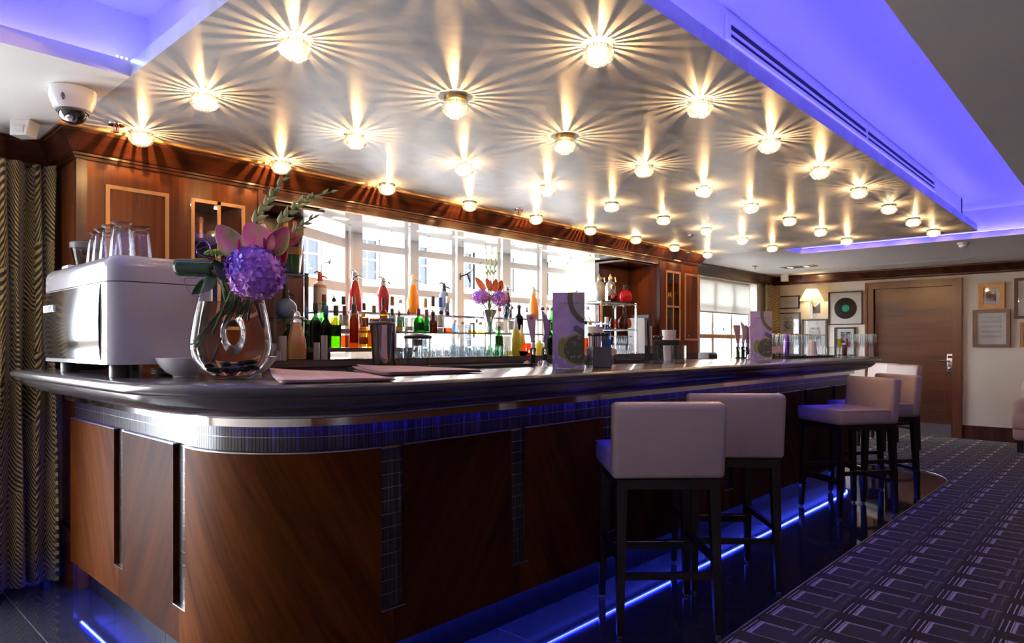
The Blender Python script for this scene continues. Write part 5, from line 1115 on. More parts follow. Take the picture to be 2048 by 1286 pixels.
# ---- beer pumps
def pump(label, u, vt, Y, kind, hcol, r=.019, badge=True):
    X = px(u,690,'y',Y).x; d = dep(X,Y); H = CAMH-(vt-HYP)*d/FPX-ZBT; t = thing('beer_pump', label, 'beer tap', (X,Y,ZBT), ANG-PI/2)
    hm = C('pump_'+kind+str(int(hcol[0]*100)), hcol, .3)
    obj('base', MB().lathe([(.026,0),(.026,.006),(.015,.014),(.014,.075),(.017,.080),(.017,.095),(.012,.10)], 16), M['black'], t); obj('ferrule', MB().lathe([(.011,.098),(.012,.13),(.016,.135),(.010,.14)], 14), M['chrome'], t)
    h0 = .138; L = H-h0
    if kind == 'paddle': sec = [(0,.011,.010),(.3,.016,.011),(.75,.024,.013),(.97,.026,.013),(1,.024,.011)]; off = lambda q: -.012*q
    elif kind == 'blade': sec = [(0,.010,.009),(.25,.014,.010),(.55,.018,.010),(.85,.012,.008),(1,.003,.004)]; off = lambda q: .022*math.sin(q*3.0)-.02*q
    else: sec = [(0,.012,.010),(.5,.016,.012),(.8,.020,.013),(.82,.020,.013),(1,.004,.011)]; off = lambda q: -.014*q
    mb = MB()
    for q, a, b in sec: mb.v += [(off(q)-a,-b,h0+q*L),(off(q)+a,-b,h0+q*L),(off(q)+a,b,h0+q*L),(off(q)-a,b,h0+q*L)]
    for j in range(len(sec)-1):
        for i in range(4): i2 = (i+1) % 4; mb.f.append((j*4+i,j*4+i2,(j+1)*4+i2,(j+1)*4+i)); mb.m.append(0)
    mb.f += [(3,2,1,0), tuple(4*(len(sec)-1)+i for i in range(4))]; mb.m += [0,0]; ho = obj('handle', mb, hm, t, smooth=False)
    if badge: obj('badge', MB().lathe([(.010,0),(.010,.002)], 16).xform(Matrix.Translation((off(.85),-.0135,h0+.86*L)) @ Matrix.Rotation(PI/2,4,'X')), C('badge_red', (.45,.03,.05), .3), ho)
    obj('spout', MB().tube([(0,0,.085),(0,-.035,.088),(0,-.05,.06)], .006, 8), M['chrome'], t)
pump('lilac paddle beer pump handle with a red badge, left of the first card', 1066, 629, 2.48, 'paddle', (.42,.30,.45)); pump('purple curved beer pump handle right next to the first card', 1090, 622, 2.48, 'blade', (.22,.12,.36), badge=False)
pump('brown-topped paddle beer pump handle at the left of the far four', 1476, 650, 2.46, 'paddle', (.30,.20,.22), badge=False); pump('curved lilac beer pump handle, second of the far four', 1486, 643, 2.44, 'blade', (.42,.34,.44), badge=False); pump('slant-topped purple beer pump handle, third of the far four', 1495, 650, 2.42, 'slant', (.30,.20,.40), badge=False); pump('pale beer pump handle close behind the second drinks card', 1506, 652, 2.40, 'paddle', (.50,.42,.50), badge=False)
for lb, u_, v_ in (('glass ball beer font lens at the first pumps', 1089, 712), ('glass ball beer font lens below the far pumps', 1497, 703)):
    q = px(u_, v_, 'y', 2.33); t = thing('glass_lens', lb, 'lens', (q.x, 2.33, ZBT)); obj('lens', MB().ball((0,0,q.z-ZBT+.0), .026, 18, 12), tint('lens', (.80,.85,.82)), t); obj('stand', MB().lathe([(.018,0),(.012,.01),(.008,max(.02,q.z-ZBT-.024))], 14), M['chrome'], t)
for i, (u_, v_) in enumerate(((1062,731),(1074,730),(1090,729))):
    q = px(u_, v_, 'z', ZBT); t = thing('striped_dome', 'small pink and white striped dome before the first pumps', 'ornament', (q.x,q.y+.03,ZBT), 0, 'striped domes by the first pumps'); obj('dome', MB().lathe([(.020,0),(.020,.008),(.014,.020),(.005,.026),(.0,.027)], 12), C('dome_white', (.70,.55,.50), .4), t)
    sp = MB()
    for k in range(6): a = 2*PI*k/6; sp.tube([(.0205*math.cos(a),.0205*math.sin(a),.004),(.0205*math.cos(a),.0205*math.sin(a),.009),(.0145*math.cos(a),.0145*math.sin(a),.0205),(.004*math.cos(a),.004*math.sin(a),.027)], .002, 5)
    obj('stripe', sp, C('dome_purple', (.20,.05,.18), .4), t)
# ---- flutes and cocktails at the far end
fl_m = MB().lathe([(.030,0),(.030,.002),(.005,.006),(.0035,.075),(.006,.085),(.019,.115),(.024,.160),(.025,.212)], 14, cap1=False).mesh('champagne_flute', M['glass'])
rim_m = MB().lathe([(.0252,.206),(.0256,.2125),(.0246,.2125)], 14, cap0=False, cap1=False).mesh('gilt_rim', M['brass'])
for r_ in range(2):
    for i in range(12):
        x_ = 5.66+i*.118+r_*.059
        o = one('champagne_flute', fl_m, 'gilt-rimmed champagne flute in the long double row', 'glass', (x_, 2.30+r_*.085, ZBT), 'gilt-rimmed flutes lined up on the bar'); link('gilt_rim', rim_m, o)
for r_ in range(3):
    for i in range(4): one('champagne_flute', fl_m, 'plain champagne flute in the cluster at the rounded bar end', 'glass', (6.72+i*.066, 1.83+r_*.080, ZBT), 'plain flutes at the bar end')
t = thing('bar_mat', 'black rubber mat in front of the gilt-rimmed flutes', 'mat', (0,0,ZBT)); obj('mat', MB().box(5.55,6.70,2.12,2.25,0,.010), M['rubber'], t, smooth=False); obj('rim', MB().box(5.54,6.71,2.11,2.12,0,.018).box(5.54,6.71,2.25,2.26,0,.018), M['rubber'], t, smooth=False)
Xp = px(1573,690,'y',2.19).x; t = thing('cocktail_shaker', 'slim purple reflecting shaker on the flutes mat', 'shaker', (Xp,2.19,ZBT+.0105)); obj('cup', MB().lathe([(.022,0),(.027,.13),(.022,.15),(.018,.185),(.010,.195),(0,.197)], 20), plain('purple_chrome', (.30,.16,.62), .12, .9), t); obj('band', MB().lathe([(.0275,.128),(.0275,.133)], 20), M['chrome'], t)
Xp = px(1624,690,'y',2.19).x; t = thing('juicer_glass', 'ribbed cone-shaped white glass upturned on the mat', 'glass', (Xp,2.19,ZBT+.0105)); 
rb = MB(); k = 24
for r, z in ((.048,0),(.044,.01),(.030,.13),(.024,.138)):
    for i in range(k): a = 2*PI*i/k; q = r*(1+.06*(i % 2)); rb.v.append((q*math.cos(a), q*math.sin(a), z))
for j in range(3):
    for i in range(k): i2 = (i+1) % k; rb.f.append((j*k+i,j*k+i2,(j+1)*k+i2,(j+1)*k+i)); rb.m.append(0)
rb.f.append(tuple(3*k+i for i in range(k))); rb.m.append(0); obj('cone', rb, C('milk_glass', (.66,.63,.66), .25), t, smooth=False); obj('rim', MB().lathe([(.050,0),(.052,.004),(.047,.008)], 24), M['steel'], t)
def cocktail(label, u, vt, Y, liq, name='cocktail_glass'):
    X = px(u,690,'y',Y).x; t = thing(name, label, 'drink', (X,Y,ZBT)); d = dep(X,Y); H = CAMH-(vt-HYP)*d/FPX-ZBT
    obj('glass', MB().lathe([(.028,0),(.028,.002),(.005,.008),(.004,H*.40),(.016,H*.52),(.034,H)], 18, cap1=False), M['glass'], t); obj('drink', MB().lathe([(.012,H*.50),(.016,H*.54),(.030,H*.90),(0,H*.90)], 18), G(liq), t)
cocktail('pale yellow cocktail in a stemmed glass near the bar end', 1679, 674, 2.05, 'lemon'); cocktail('orange-red cocktail in a stemmed glass near the bar end', 1696, 674, 2.12, 'red')
X = px(1689,690,'y',2.17).x; t = thing('cola_glass', 'dark cola glass between the two cocktails', 'drink', (X,2.17,ZBT)); obj('glass', MB().lathe([(.024,0),(.026,.004),(.030,.13)], 16, cap1=False), M['glass'], t); obj('drink', MB().lathe([(.022,.006),(.028,.115),(0,.115)], 16), G('brown'), t)
X = px(1667,700,'y',2.04).x; t = thing('ice_bucket', 'low clear ice tub near the cocktails', 'tub', (X,2.04,ZBT)); obj('tub', MB().lathe([(.050,0),(.054,.004),(.060,.09)], 20, cap1=False), M['glass'], t); obj('rim', MB().lathe([(.060,.088),(.062,.091),(.059,.091)], 20, cap0=False, cap1=False), M['chrome'], t)
for i, (u_, v_) in enumerate(((1548,700),(1558,699))):
    q = px(u_, v_, 'y', 2.22); t = thing('beer_badge', 'round pink beer badge on a stalk right of the second card', 'badge', (q.x,2.22,ZBT), ANG-PI/2, 'pink beer badges'); obj('disc', MB().lathe([(.030,0),(.030,.004)], 20).xform(Matrix.Translation((0,0,q.z-ZBT)) @ Matrix.Rotation(PI/2-.3,4,'X')), C('badge_pink', (.62,.42,.42), .4), t); obj('stalk', MB().tube([(0,0,0),(0,0,q.z-ZBT-.02)], .008, 8), M['black'], t)
# ---- wedge of worktop things by the second window
t = thing('till_screen', 'grey till terminal low on the bar before the second window', 'till', (px(1415,712,'y',2.75).x, 2.75, .98)); obj('body', MB().bbox((0,0,.09),(.16,.10,.16),.01), C('till_grey', (.30,.30,.32), .4), t); obj('screen', MB().bbox((0,-.055,.10),(.14,.008,.11),.003), M['black'], t); obj('stand', MB().box(-.05,.05,-.04,.04,-.06,.01), M['black'], t, smooth=False)
# ================================================================== FLOWERS
def leafmesh(base, tip, width, nrm, cup=.25, bend=.1, prof=None, n=12, m_=8, twist=0):   # blade from base to tip, cupped towards nrm
    base = Vector(base); tip = Vector(tip); ax = tip-base; L = ax.length; ax.normalize(); nrm = Vector(nrm); nrm = (nrm - ax*nrm.dot(ax)).normalized(); sd = ax.cross(nrm)
    prof = prof or (lambda t: math.sin(PI*min(1, t**.75))**.8)
    def fn(a, b):
        t = b; w = width*.5*prof(t)*(2*a-1); q = abs(2*a-1)
        return base + ax*(L*t) + sd*w + nrm*(cup*width*(q*q)*prof(t) + bend*L*math.sin(PI*t*.9)*-1 + bend*L*t)
    return MB().grid(fn, m_, n)
def heart(t): return max(0.0, (math.sin(PI*min(1, .10+t*.90)))**.62 * (1.12-.35*t))
vd = lambda p: (Vector((0,0,CAMH)) - Vector(p)).normalized()
def leaf_mat(name, a, b, rough=.35, vein=True):
    m = MT(name); X, Y, Z = m.xyz(); n = m.noise(18, detail=3); m.set(color=m.mix(n, a, b), rough=rough, spec=.4); return m.mat
m = MT('anthurium_pink'); n = m.noise(11, detail=3); m.set(color=m.ramp(n, (.38,(.85,.14,.30)), (.5,(.78,.30,.28)), (.60,(.45,.45,.12))), rough=.25, coat=.3); M['anth'] = m.mat
m = MT('anthurium_green_pink'); n = m.noise(12, detail=3); m.set(color=m.ramp(n, (.38,(.62,.20,.26)), (.48,(.40,.28,.18)), (.58,(.22,.27,.09))), rough=.25, coat=.3); M['anth2'] = m.mat
M['anth3'] = leaf_mat('anthurium_red', (.42,.04,.07), (.60,.10,.14), .25); M['anth4'] = leaf_mat('anthurium_orange', (.55,.12,.03), (.70,.28,.10), .3)
M['spadix'] = leaf_mat('spadix_magenta', (.38,.01,.12), (.50,.03,.18)); M['leaf'] = leaf_mat('leaf_green', (.02,.09,.015), (.05,.18,.03)); M['leafdk'] = leaf_mat('leaf_dark', (.008,.030,.012), (.018,.055,.02), .25)
M['glad'] = leaf_mat('gladiolus_green', (.22,.32,.12), (.42,.52,.26), .5); M['stem'] = leaf_mat('stem_green', (.12,.26,.05), (.22,.36,.10)); M['stembr'] = leaf_mat('stem_brown', (.09,.035,.02), (.16,.07,.035))
m = MT('hydrangea_petal'); n = m.noise(9, detail=2); n2 = m.noise(60); m.set(color=m.ramp(n*.7+n2*.3, (.36,(.20,.11,.75)), (.5,(.42,.16,.72)), (.64,(.74,.32,.70))), rough=.5); M['hyd'] = m.mat
# --- vase with a hole through it
vc = px(463, 758, 'z', ZBT); VA = math.atan2(vc.y, vc.x) - PI/2; VD = dep(vc.x, vc.y)
def boolean(a, b):
    oa = obj('a', a, []); ob = obj('b', b, []); md = oa.modifiers.new('b', 'BOOLEAN'); md.object = ob; md.operation = 'DIFFERENCE'; md.solver = 'EXACT'
    bpy.context.view_layer.update(); me = bpy.data.meshes.new_from_object(oa.evaluated_get(bpy.context.evaluated_depsgraph_get()))
    bpy.data.objects.remove(oa); bpy.data.objects.remove(ob); return me
VP = [(.056,0),(.062,.003),(.076,.010),(.101,.032),(.122,.066),(.131,.104),(.130,.138),(.119,.210),(.102,.285),(.084,.352)]
def hole(rx, rz, z, fl):
    mb = MB(); k = 28; ys = [-.11+.22*i/12 for i in range(13)]
    for y in ys:
        f = 1 + fl*(abs(y)/.07)**2
        for i in range(k): a = 2*PI*i/k; mb.v.append((.006+rx*f*math.cos(a), y, z+rz*f*math.sin(a)))
    for j in range(12):
        for i in range(k): i2 = (i+1) % k; mb.f.append((j*k+i,j*k+i2,(j+1)*k+i2,(j+1)*k+i)); mb.m.append(0)
    mb.f.append(tuple(reversed(range(k)))); mb.m.append(0); mb.f.append(tuple(12*k+i for i in range(k))); mb.m.append(0); return mb
vs_ = thing('glass_vase', 'clear flattened glass vase with a hole through its middle', 'vase', (vc.x, vc.y, ZBT), VA)
me = boolean(MB().lathe(VP, 48, sy=.52), hole(.020,.042,.158,.75))
bm = bmesh.new(); bm.from_mesh(me); bmesh.ops.delete(bm, geom=[f for f in bm.faces if f.calc_center_median().z > .3515 and abs(f.normal.z) > .9], context='FACES'); bm.to_mesh(me); bm.free()
me.name = 'shell'; me.materials.clear(); me.materials.append(tint('vase', (.95,.96,.98))); me.polygons.foreach_set('use_smooth', [True]*len(me.polygons)); me.set_sharp_from_angle(angle=math.radians(50)); link('shell', me, vs_)
wp = [(.050,.012),(.070,.018),(.096,.036),(.117,.068),(.126,.104),(.125,.138),(.114,.208),(.103,.262)]
me = boolean(MB().lathe(wp, 48, sy=.50), hole(.024,.046,.158,.80)); me.name = 'water'; m = MT('vase_water'); nz = m.noise(3); m.set(color=m.mix(nz, (.97,.98,1), (1,1,1)), rough=.0, trans=1.0, ior=1.2); me.materials.clear(); me.materials.append(m.mat)
me.polygons.foreach_set('use_smooth', [True]*len(me.polygons)); me.set_sharp_from_angle(angle=math.radians(50)); link('water', me, vs_)
obj('foot_ring', MB().lathe([(.052,0),(.060,.0),(.060,.006),(.052,.006)], 40, sy=.55), tint('vase', (.95,.96,.98)), vs_)
VM = Matrix.Translation((vc.x, vc.y, ZBT)) @ Matrix.Rotation(VA, 4, 'Z')
random.seed(5); pebm = [MB().ball((0,0,0), .016, 12, 8, sz=.6).xform(Matrix.Diagonal((1.5,1,1,1))).mesh('pebble', leaf_mat('pebble_black', (.010,.010,.012), (.035,.035,.04), .3)), MB().ball((0,0,0), .014, 12, 8, sz=.65).xform(Matrix.Diagonal((1.2,1.1,1,1))).mesh('pebble', leaf_mat('pebble_brown', (.03,.02,.018), (.07,.05,.045), .3))]
for i, (x, y, z) in enumerate(((-.055,-.012,.035),(-.022,-.024,.035),(.012,-.020,.034),(.045,-.015,.035),(.065,.008,.042),(-.04,.02,.036),(.0,.018,.035),(.035,.020,.040),(-.065,.008,.050),(.03,-.010,.055),(.058,-.012,.060),(-.015,.0,.054))):
    o = one('pebble', pebm[i % 2], 'smooth dark pebble on the bottom of the glass vase', 'pebble', VM @ Vector((x, y, z)), 'pebbles in the glass vase', i*.9)
def V(x, y, z): return VM @ Vector((x, y, z))
def P_(u, v, dd=0): return pd(u, v, VD + dd)
def stem_part(t, pts, r=.004, mat='stem', name='stem'):
    return obj(name, MB().tube([t.matrix_basis.inverted() @ Vector(p) for p in pts], r, 8), M[mat], t)
def smooth(pts, k=5):                                 # Catmull-Rom through the points
    pts = [Vector(p) for p in pts]; out = []
    for i in range(len(pts)-1):
        p0, p1, p2, p3 = pts[max(i-1,0)], pts[i], pts[i+1], pts[min(i+2,len(pts)-1)]
        for j in range(k):
            t = j/k; out.append(.5*((2*p1)+(p2-p0)*t+(2*p0-5*p1+4*p2-p3)*t*t+(3*p1-p0-3*p2+p3)*t**3))
    return out+[pts[-1]]
def anthurium(label, base, tip, width, mat, stemto, spad, nrm=None, cup=.22, bend=.12, group=None, name='anthurium'):
    base = Vector(base); t = thing(name, label, 'flower', base, 0, group); n = Vector(nrm) if nrm else vd(base)
    mb = leafmesh(Vector((0,0,0)), Vector(tip)-base, width, n, cup, bend, heart, 14, 10); o = obj('spathe', mb, M[mat], t); sm = o.modifiers.new('thick','SOLIDIFY'); sm.thickness = .0012
    if spad:
        s0 = (Vector(tip)-base)*.10 + n*.006; s1 = Vector(spad)-base; obj('spadix', MB().tube(smooth([s0, (s0+s1)*.5+n*.004, s1]), [.0055]*8+[.0045,.0035,.0015], 8), M['spadix'], t)
    if stemto is not None: obj('stem', MB().tube([q-base for q in smooth([base, (base+Vector(stemto))*.5+Vector((0,0,.01)), Vector(stemto)])], .0032, 8), M['stem'], t)
    return t
anthurium('pointed green and pink anthurium leaning over the green bloom', P_(482,512,-.03), P_(434,450,-.05), .085, 'anth2', V(-.01,-.01,.20), P_(478,478,-.06), bend=.05)
anthurium('large pink and green anthurium facing out above the hydrangea', P_(535,508,-.05), P_(492,446,-.06), .105, 'anth', V(.02,-.01,.22), P_(528,475,-.09), cup=.15, bend=.05)
anthurium('bright pink anthurium curling upright beside the gladiolus', P_(543,506,-.02), P_(575,452,-.03), .075, 'anth', V(.03,0,.20), P_(541,460,-.05), cup=.5)
anthurium('small red anthurium pointing at the window', P_(568,474,.02), P_(600,484,.02), .055, 'anth3', V(.04,.01,.22), None, cup=.4)
anthurium('deep red anthurium hanging beside the hydrangea head', P_(556,490,.0), P_(552,548,-.02), .070, 'anth3', V(.04,0,.24), P_(560,535,-.04), cup=.35)
def hydrangea(label, c, r, nfl, fs, stemto, flat=1.0, seed=1, group=None):
    rnd = random.Random(seed); c = Vector(c); t = thing('hydrangea', label, 'flower', c, 0, group); mb = MB()
    mb.ball((0,0,0), r*.86, 14, 10, sz=flat)
    for k in range(nfl):
        z = 1-2*(k+.5)/nfl; a = k*2.39996; q = math.sqrt(1-z*z); d = Vector((q*math.cos(a), q*math.sin(a), z)); lump = 1+.10*math.sin(5*d.x+seed)*math.cos(4*d.z+2*d.y); ctr = Vector((d.x*r, d.y*r, d.z*r*flat))*(lump+rnd.uniform(-.10,.10))
        tx_ = d.orthogonal().normalized(); ty = d.cross(tx_); a0 = rnd.uniform(0, PI); nn = (d + Vector((rnd.uniform(-.7,.7),rnd.uniform(-.7,.7),rnd.uniform(-.7,.7)))).normalized()
        for p in range(4):
            aa = a0+p*PI/2; e = (tx_*math.cos(aa)+ty*math.sin(aa)); f_ = nn.cross(e).normalized()
            mb.add([ctr-nn*.003, ctr+e*fs*.6+f_*fs*.42+nn*fs*.16, ctr+e*fs*1.05+nn*fs*.30*rnd.uniform(-.3,1), ctr+e*fs*.6-f_*fs*.42+nn*fs*.16], [(0,1,2,3)])
    o = obj('floret', mb, M['hyd'], t, smooth=False); o['kind'] = 'stuff'
    obj('stem', MB().tube([Vector((0,0,-r*.5)), Vector(stemto)-c], .004, 8), M['stembr'], t); return t
hydrangea('big round purple hydrangea head drooping over the vase side', P_(510,545,-.07), .084, 120, .023, V(.05,-.01,.20), .95, 2)
def gladiolus(label, pts, stemto, n=11, size=.034, mat='glad', seed=0, group=None):
    base = Vector(pts[0]); t = thing('gladiolus', label, 'flower', base, 0, group); cv_ = smooth([Vector(stemto)] + [Vector(p) for p in pts], 8); 
    obj('stem', MB().tube([q-base for q in cv_], [.004]*(len(cv_)-10)+[.0035-.0002*i for i in range(10)], 8), M['stem'], t)
    run = smooth([Vector(p) for p in pts], 12); L = len(run)-1; view = vd(base)
    for k in range(n):
        i = int(L*(.02+.98*k/n)); q = run[i]; d = (run[min(i+3,L)]-run[max(i-1,0)]).normalized(); sd = d.cross(view).normalized()*(1 if k % 2 else -1); s = size*(1.15-.55*k/n)
        ax = (d*1.0+sd*.55).normalized() if k < n-1 else d; b = MB().lathe([(0,0),(.16*s,.08*s),(.26*s,.30*s),(.21*s,.62*s),(.10*s,.92*s),(0,1.25*s)], 8)
        M4 = ax.to_track_quat('Z','Y').to_matrix().to_4x4(); b.xform(Matrix.Translation(q-base) @ M4); obj('bud', b, M[mat], t)
    return t
gladiolus('tall upright gladiolus spike of green buds reaching the cornice', [P_(508,446,.0), P_(530,415,.0), P_(552,378,.0), P_(583,340,.0)], V(.0,0,.22), 11)
gladiolus('long gladiolus spike bending towards the window', [P_(558,448,.03), P_(585,420,.03), P_(615,398,.03), P_(674,381,.03)], V(.03,0,.22), 12)
gladiolus('short gladiolus spike low over the wine bucket', [P_(572,488,.02), P_(592,460,.02), P_(612,445,.02), P_(637,430,.02)], V(.04,0,.22), 8, .030)
t = thing('white_bud', 'small white flower bud between the anthuriums', 'flower', P_(526,458,.01)); obj('petal', MB().lathe([(0,-.02),(.010,-.008),(.012,.004),(.007,.016),(0,.020)], 10), C('petal_white', (.75,.70,.66), .5), t); obj('stem', MB().tube([(0,0,-.02), V(.02,0,.25)-P_(526,458,.01)], .003, 6), M['stem'], t)
# leaves
def leaf(label, base, tip, width, mat, stemto, cup=.15, bend=.12, nrm=None):
    base = Vector(base); t = thing('leaf', label, 'leaf', base); o = obj('blade', leafmesh(Vector((0,0,0)), Vector(tip)-base, width, nrm or vd(base), cup, bend), M[mat], t); sm = o.modifiers.new('thick','SOLIDIFY'); sm.thickness = .001
    obj('stalk', MB().tube([Vector((0,0,0)), Vector(stemto)-base], .003, 6), M['stem'], t)
leaf('plain green leaf drooping left of the vase neck', P_(432,556,-.03), P_(384,588,-.03), .045, 'leaf', V(-.02,0,.30)); leaf('dark broad leaf under the rolled leaf', P_(474,558,-.09), P_(428,528,-.10), .065, 'leafdk', V(0,0,.30), .3); leaf('dark leaf folded over the vase mouth', P_(440,530,-.08), P_(482,560,-.09), .055, 'leafdk', V(0,0,.31), .35, .2)
c0, c1 = P_(357,534,-.05), P_(440,537,-.06); t = thing('rolled_leaf', 'dark green leaf rolled into a wide loop at the left of the vase', 'leaf', c0)
ax = (c1-c0); up = Vector((0,0,1)); sdv = ax.cross(up).normalized(); rr_ = .036
def roll(a, b):
    th = -2.3 + a*5.6; r = rr_*(1-.12*a); q = c0 + ax*(b*(1-.10*math.sin(PI*a))) + up*(r*math.sin(th)*.85) + sdv*(r*math.cos(th)); return q - c0
mb = MB().grid(roll, 26, 10); o = obj('blade', mb, M['leafdk'], t); sm = o.modifiers.new('thick','SOLIDIFY'); sm.thickness = .0012
obj('midrib', MB().tube([roll(.5, b/8)+Vector((0,0,.001)) for b in range(9)], .0012, 5), M['stem'], t); obj('stalk', MB().tube([c1-c0, V(-.01,0,.30)-c0], .004, 6), M['stem'], t)
t = thing('viburnum', 'small pale green flower cluster behind the rolled leaf', 'flower', P_(432,508,-.01)); rnd = random.Random(4); mb = MB()
for i in range(60): a = i*2.4; q = math.sqrt(i/60)*.036; mb.ball((q*math.cos(a), q*math.sin(a), .012-q*q*9+rnd.uniform(-.002,.002)), .0048, 6, 4)
o = obj('floret', mb, leaf_mat('viburnum_green', (.16,.34,.05), (.30,.48,.12)), t); o['kind'] = 'stuff'; obj('stem', MB().tube([Vector((0,0,0)), V(-.02,0,.26)-P_(432,508,-.01)], .003, 6), M['stem'], t)
M['wire'] = plain('purple_wire', (.16,.08,.50), .25, .8)
t = thing('wire_curl', 'purple decorative wire curling round the bouquet', 'wire', P_(420,520,-.05)); o0 = t.location.copy()
obj('loop', MB().tube([Vector(q)-o0 for q in smooth([P_(450,520,-.05),P_(405,512,-.06),P_(392,498,-.06),P_(400,484,-.06),P_(414,484,-.05),P_(420,500,-.05),P_(398,512,-.06),P_(395,500,-.07),P_(420,492,-.06),P_(440,484,-.05),P_(452,490,-.04)], 6)], .0012, 5), M['wire'], t)
obj('loop', MB().tube([Vector(q)-o0 for q in smooth([P_(440,530,-.08),P_(395,555,-.08),P_(370,556,-.08),P_(372,572,-.08),P_(385,590,-.08),P_(402,592,-.08),P_(412,578,-.07)], 6)], .0010, 5), M['wire'], t)
# cut stems seen in the water
for i, (lb, a, b, r, mt) in enumerate((('thick green stem slanting left in the vase water', (.02,0,.30), (-.118,.0,.115), .0052, 'stem'),('second green stem slanting left in the vase water', (.035,.01,.30), (-.105,.012,.11), .0050, 'stem'),('short green stem in the vase water', (.0,-.02,.30), (-.055,-.012,.155), .0050, 'stem'),('long thin brown stem down to the pebbles', (.035,-.02,.31), (-.062,-.022,.055), .0030, 'stembr'),('dark brown stem slanting in the vase water', (.03,.02,.29), (-.082,.015,.175), .0045, 'stembr'),('brown stem at the right wall of the vase', (.055,0,.33), (.098,.0,.175), .0036, 'stembr'))):
    t = thing('cut_stem', lb, 'stem', V(*a)); obj('stalk', MB().tube([Vector((0,0,0)), V(*b)-V(*a)], r, 8), M[mt], t); obj('cut_end', MB().ball(V(*b)-V(*a), r*1.02, 8, 6), C('cut_pale', (.30,.34,.16), .6), t)
# --- the second bouquet on the back bar
X2 = px(978,600,'y',3.86).x; S2 = Vector((X2, 3.86, 1.446)); D2 = dep(X2, 3.86)
t = thing('trumpet_vase', 'silver trumpet vase on the raised window shelf', 'vase', (X2,3.86,1.311)); obj('body', MB().lathe([(.050,0),(.052,.008),(.030,.03),(.024,.07),(.034,.11),(.058,.16),(.066,.185),(.063,.185),(.030,.10),(0,.09)], 28), plain('polished_silver', (.78,.78,.80), .1, 1, .03), t); obj('foot_ring', MB().lathe([(.056,0),(.056,.008),(.050,.012)], 28), M['chrome'], t)
def Q_(u, v, dd=0): return pd(u, v, D2+dd)
mouth = Vector((X2,3.86,1.48))
hydrangea('purple hydrangea head at the left of the silver vase', Q_(962,594,-.03), .064, 80, .020, mouth, .85, 5); hydrangea('purple hydrangea head at the right of the silver vase', Q_(1000,597,-.03), .062, 80, .020, mouth, .9, 8)
anthurium('pale orange anthurium leaning left in the silver vase', Q_(970,580), Q_(950,554), .055, 'anth4', mouth, None); anthurium('orange anthurium upright at the left of the silver vase', Q_(984,582,-.02), Q_(972,556,-.02), .055, 'anth4', mouth, Q_(982,560,-.03)); anthurium('orange anthurium upright in the middle of the silver vase', Q_(990,584,-.01), Q_(992,557,-.01), .055, 'anth4', mouth, None, cup=.5); anthurium('yellow-orange anthurium at the right of the silver vase', Q_(996,584), Q_(1004,560), .06, 'anth4', mouth, Q_(1002,572,-.02))
for lb, u0, u1 in (('thin green gladiolus spike at the left over the silver vase', 975, 971), ('thin green gladiolus spike in the middle over the silver vase', 981, 984), ('thin green gladiolus spike at the right over the silver vase', 988, 995)):
    gladiolus(lb, [Q_(u0,550), Q_((u0+u1)/2,525), Q_(u1,488)], mouth, 7, .030)
# ================================================================== FAR WALL
XW = XR - .001
def picture(label, u0, v0, u1, v1, fw, fmat, inner, img, name='framed_picture'):
    a = px(u0, v0, 'x', XR); b = px(u1, v1, 'x', XR); y0, y1, z0, z1 = b.y, a.y, b.z, a.z; cy_ = (y0+y1)/2; t = thing(name, label, 'picture', (XW, cy_, z0)); w = (y1-y0)/2; h = z1-z0
    fr = MB()
    for (ya, yb, za, zb) in ((-w,-w+fw,0,h),(w-fw,w,0,h),(-w+fw,w-fw,0,fw),(-w+fw,w-fw,h-fw,h)): fr.box(-.028, 0, ya, yb, za, zb)
    g = fw*.35
    for (ya, yb, za, zb) in ((-w,-w+g,0,h),(w-g,w,0,h),(-w+g,w-g,0,g),(-w+g,w-g,h-g,h)): fr.box(-.034, -.028, ya, yb, za, zb)
    obj('frame', fr, fmat, t, smooth=False); obj('mount', MB().box(-.010, -.002, -w+fw, w-fw, fw, h-fw), C('mount_board', (.72,.70,.66), .7), t, smooth=False)
    (iy0, iy1, iz0, iz1) = inner; ym = lambda q: w-fw - q*(2*w-2*fw); zm = lambda q: fw + q*(h-2*fw)
    if img is not None: obj('print', MB().box(-.0115, -.010, ym(iy1), ym(iy0), zm(iz0), zm(iz1)), img, t, smooth=False)
    obj('glazing', MB().box(-.016, -.0155, -w+fw, w-fw, fw, h-fw), tint('picture_glass', (.97,.97,.97)), t, smooth=False); return t, w, h, fw
blk = C('frame_black', (.025,.016,.014), .35); m = MT('sketch_print'); n = m.noise(30, detail=5); n2 = m.noise(6); m.set(color=m.ramp(n*.6+n2*.4, (.40,(.22,.22,.23)), (.52,(.50,.50,.51)), (.6,(.66,.66,.66))), rough=.7); sk = m.mat
m = MT('sepia_print'); n = m.noise(9, detail=4); m.set(color=m.ramp(n, (.42,(.16,.09,.07)), (.5,(.42,.32,.28)), (.6,(.62,.54,.50))), rough=.7); sep = m.mat
m = MT('score_print'); X, Y, Z = m.xyz(); ln = (Z*16).frac(); st = ((ln*14).frac().lt(.30))*ln.lt(.4) + (m.noise(160, (1,1,.6)).gt(.60))*ln.lt(.42); m.set(color=m.mix(st.min(1)*.75, (.66,.63,.60), (.15,.12,.12)), rough=.7); sco = m.mat
m = MT('dark_print'); n = m.noise(25, detail=4); m.set(color=m.ramp(n, (.45,(.03,.03,.03)), (.62,(.35,.35,.33))), rough=.6); dkp = m.mat
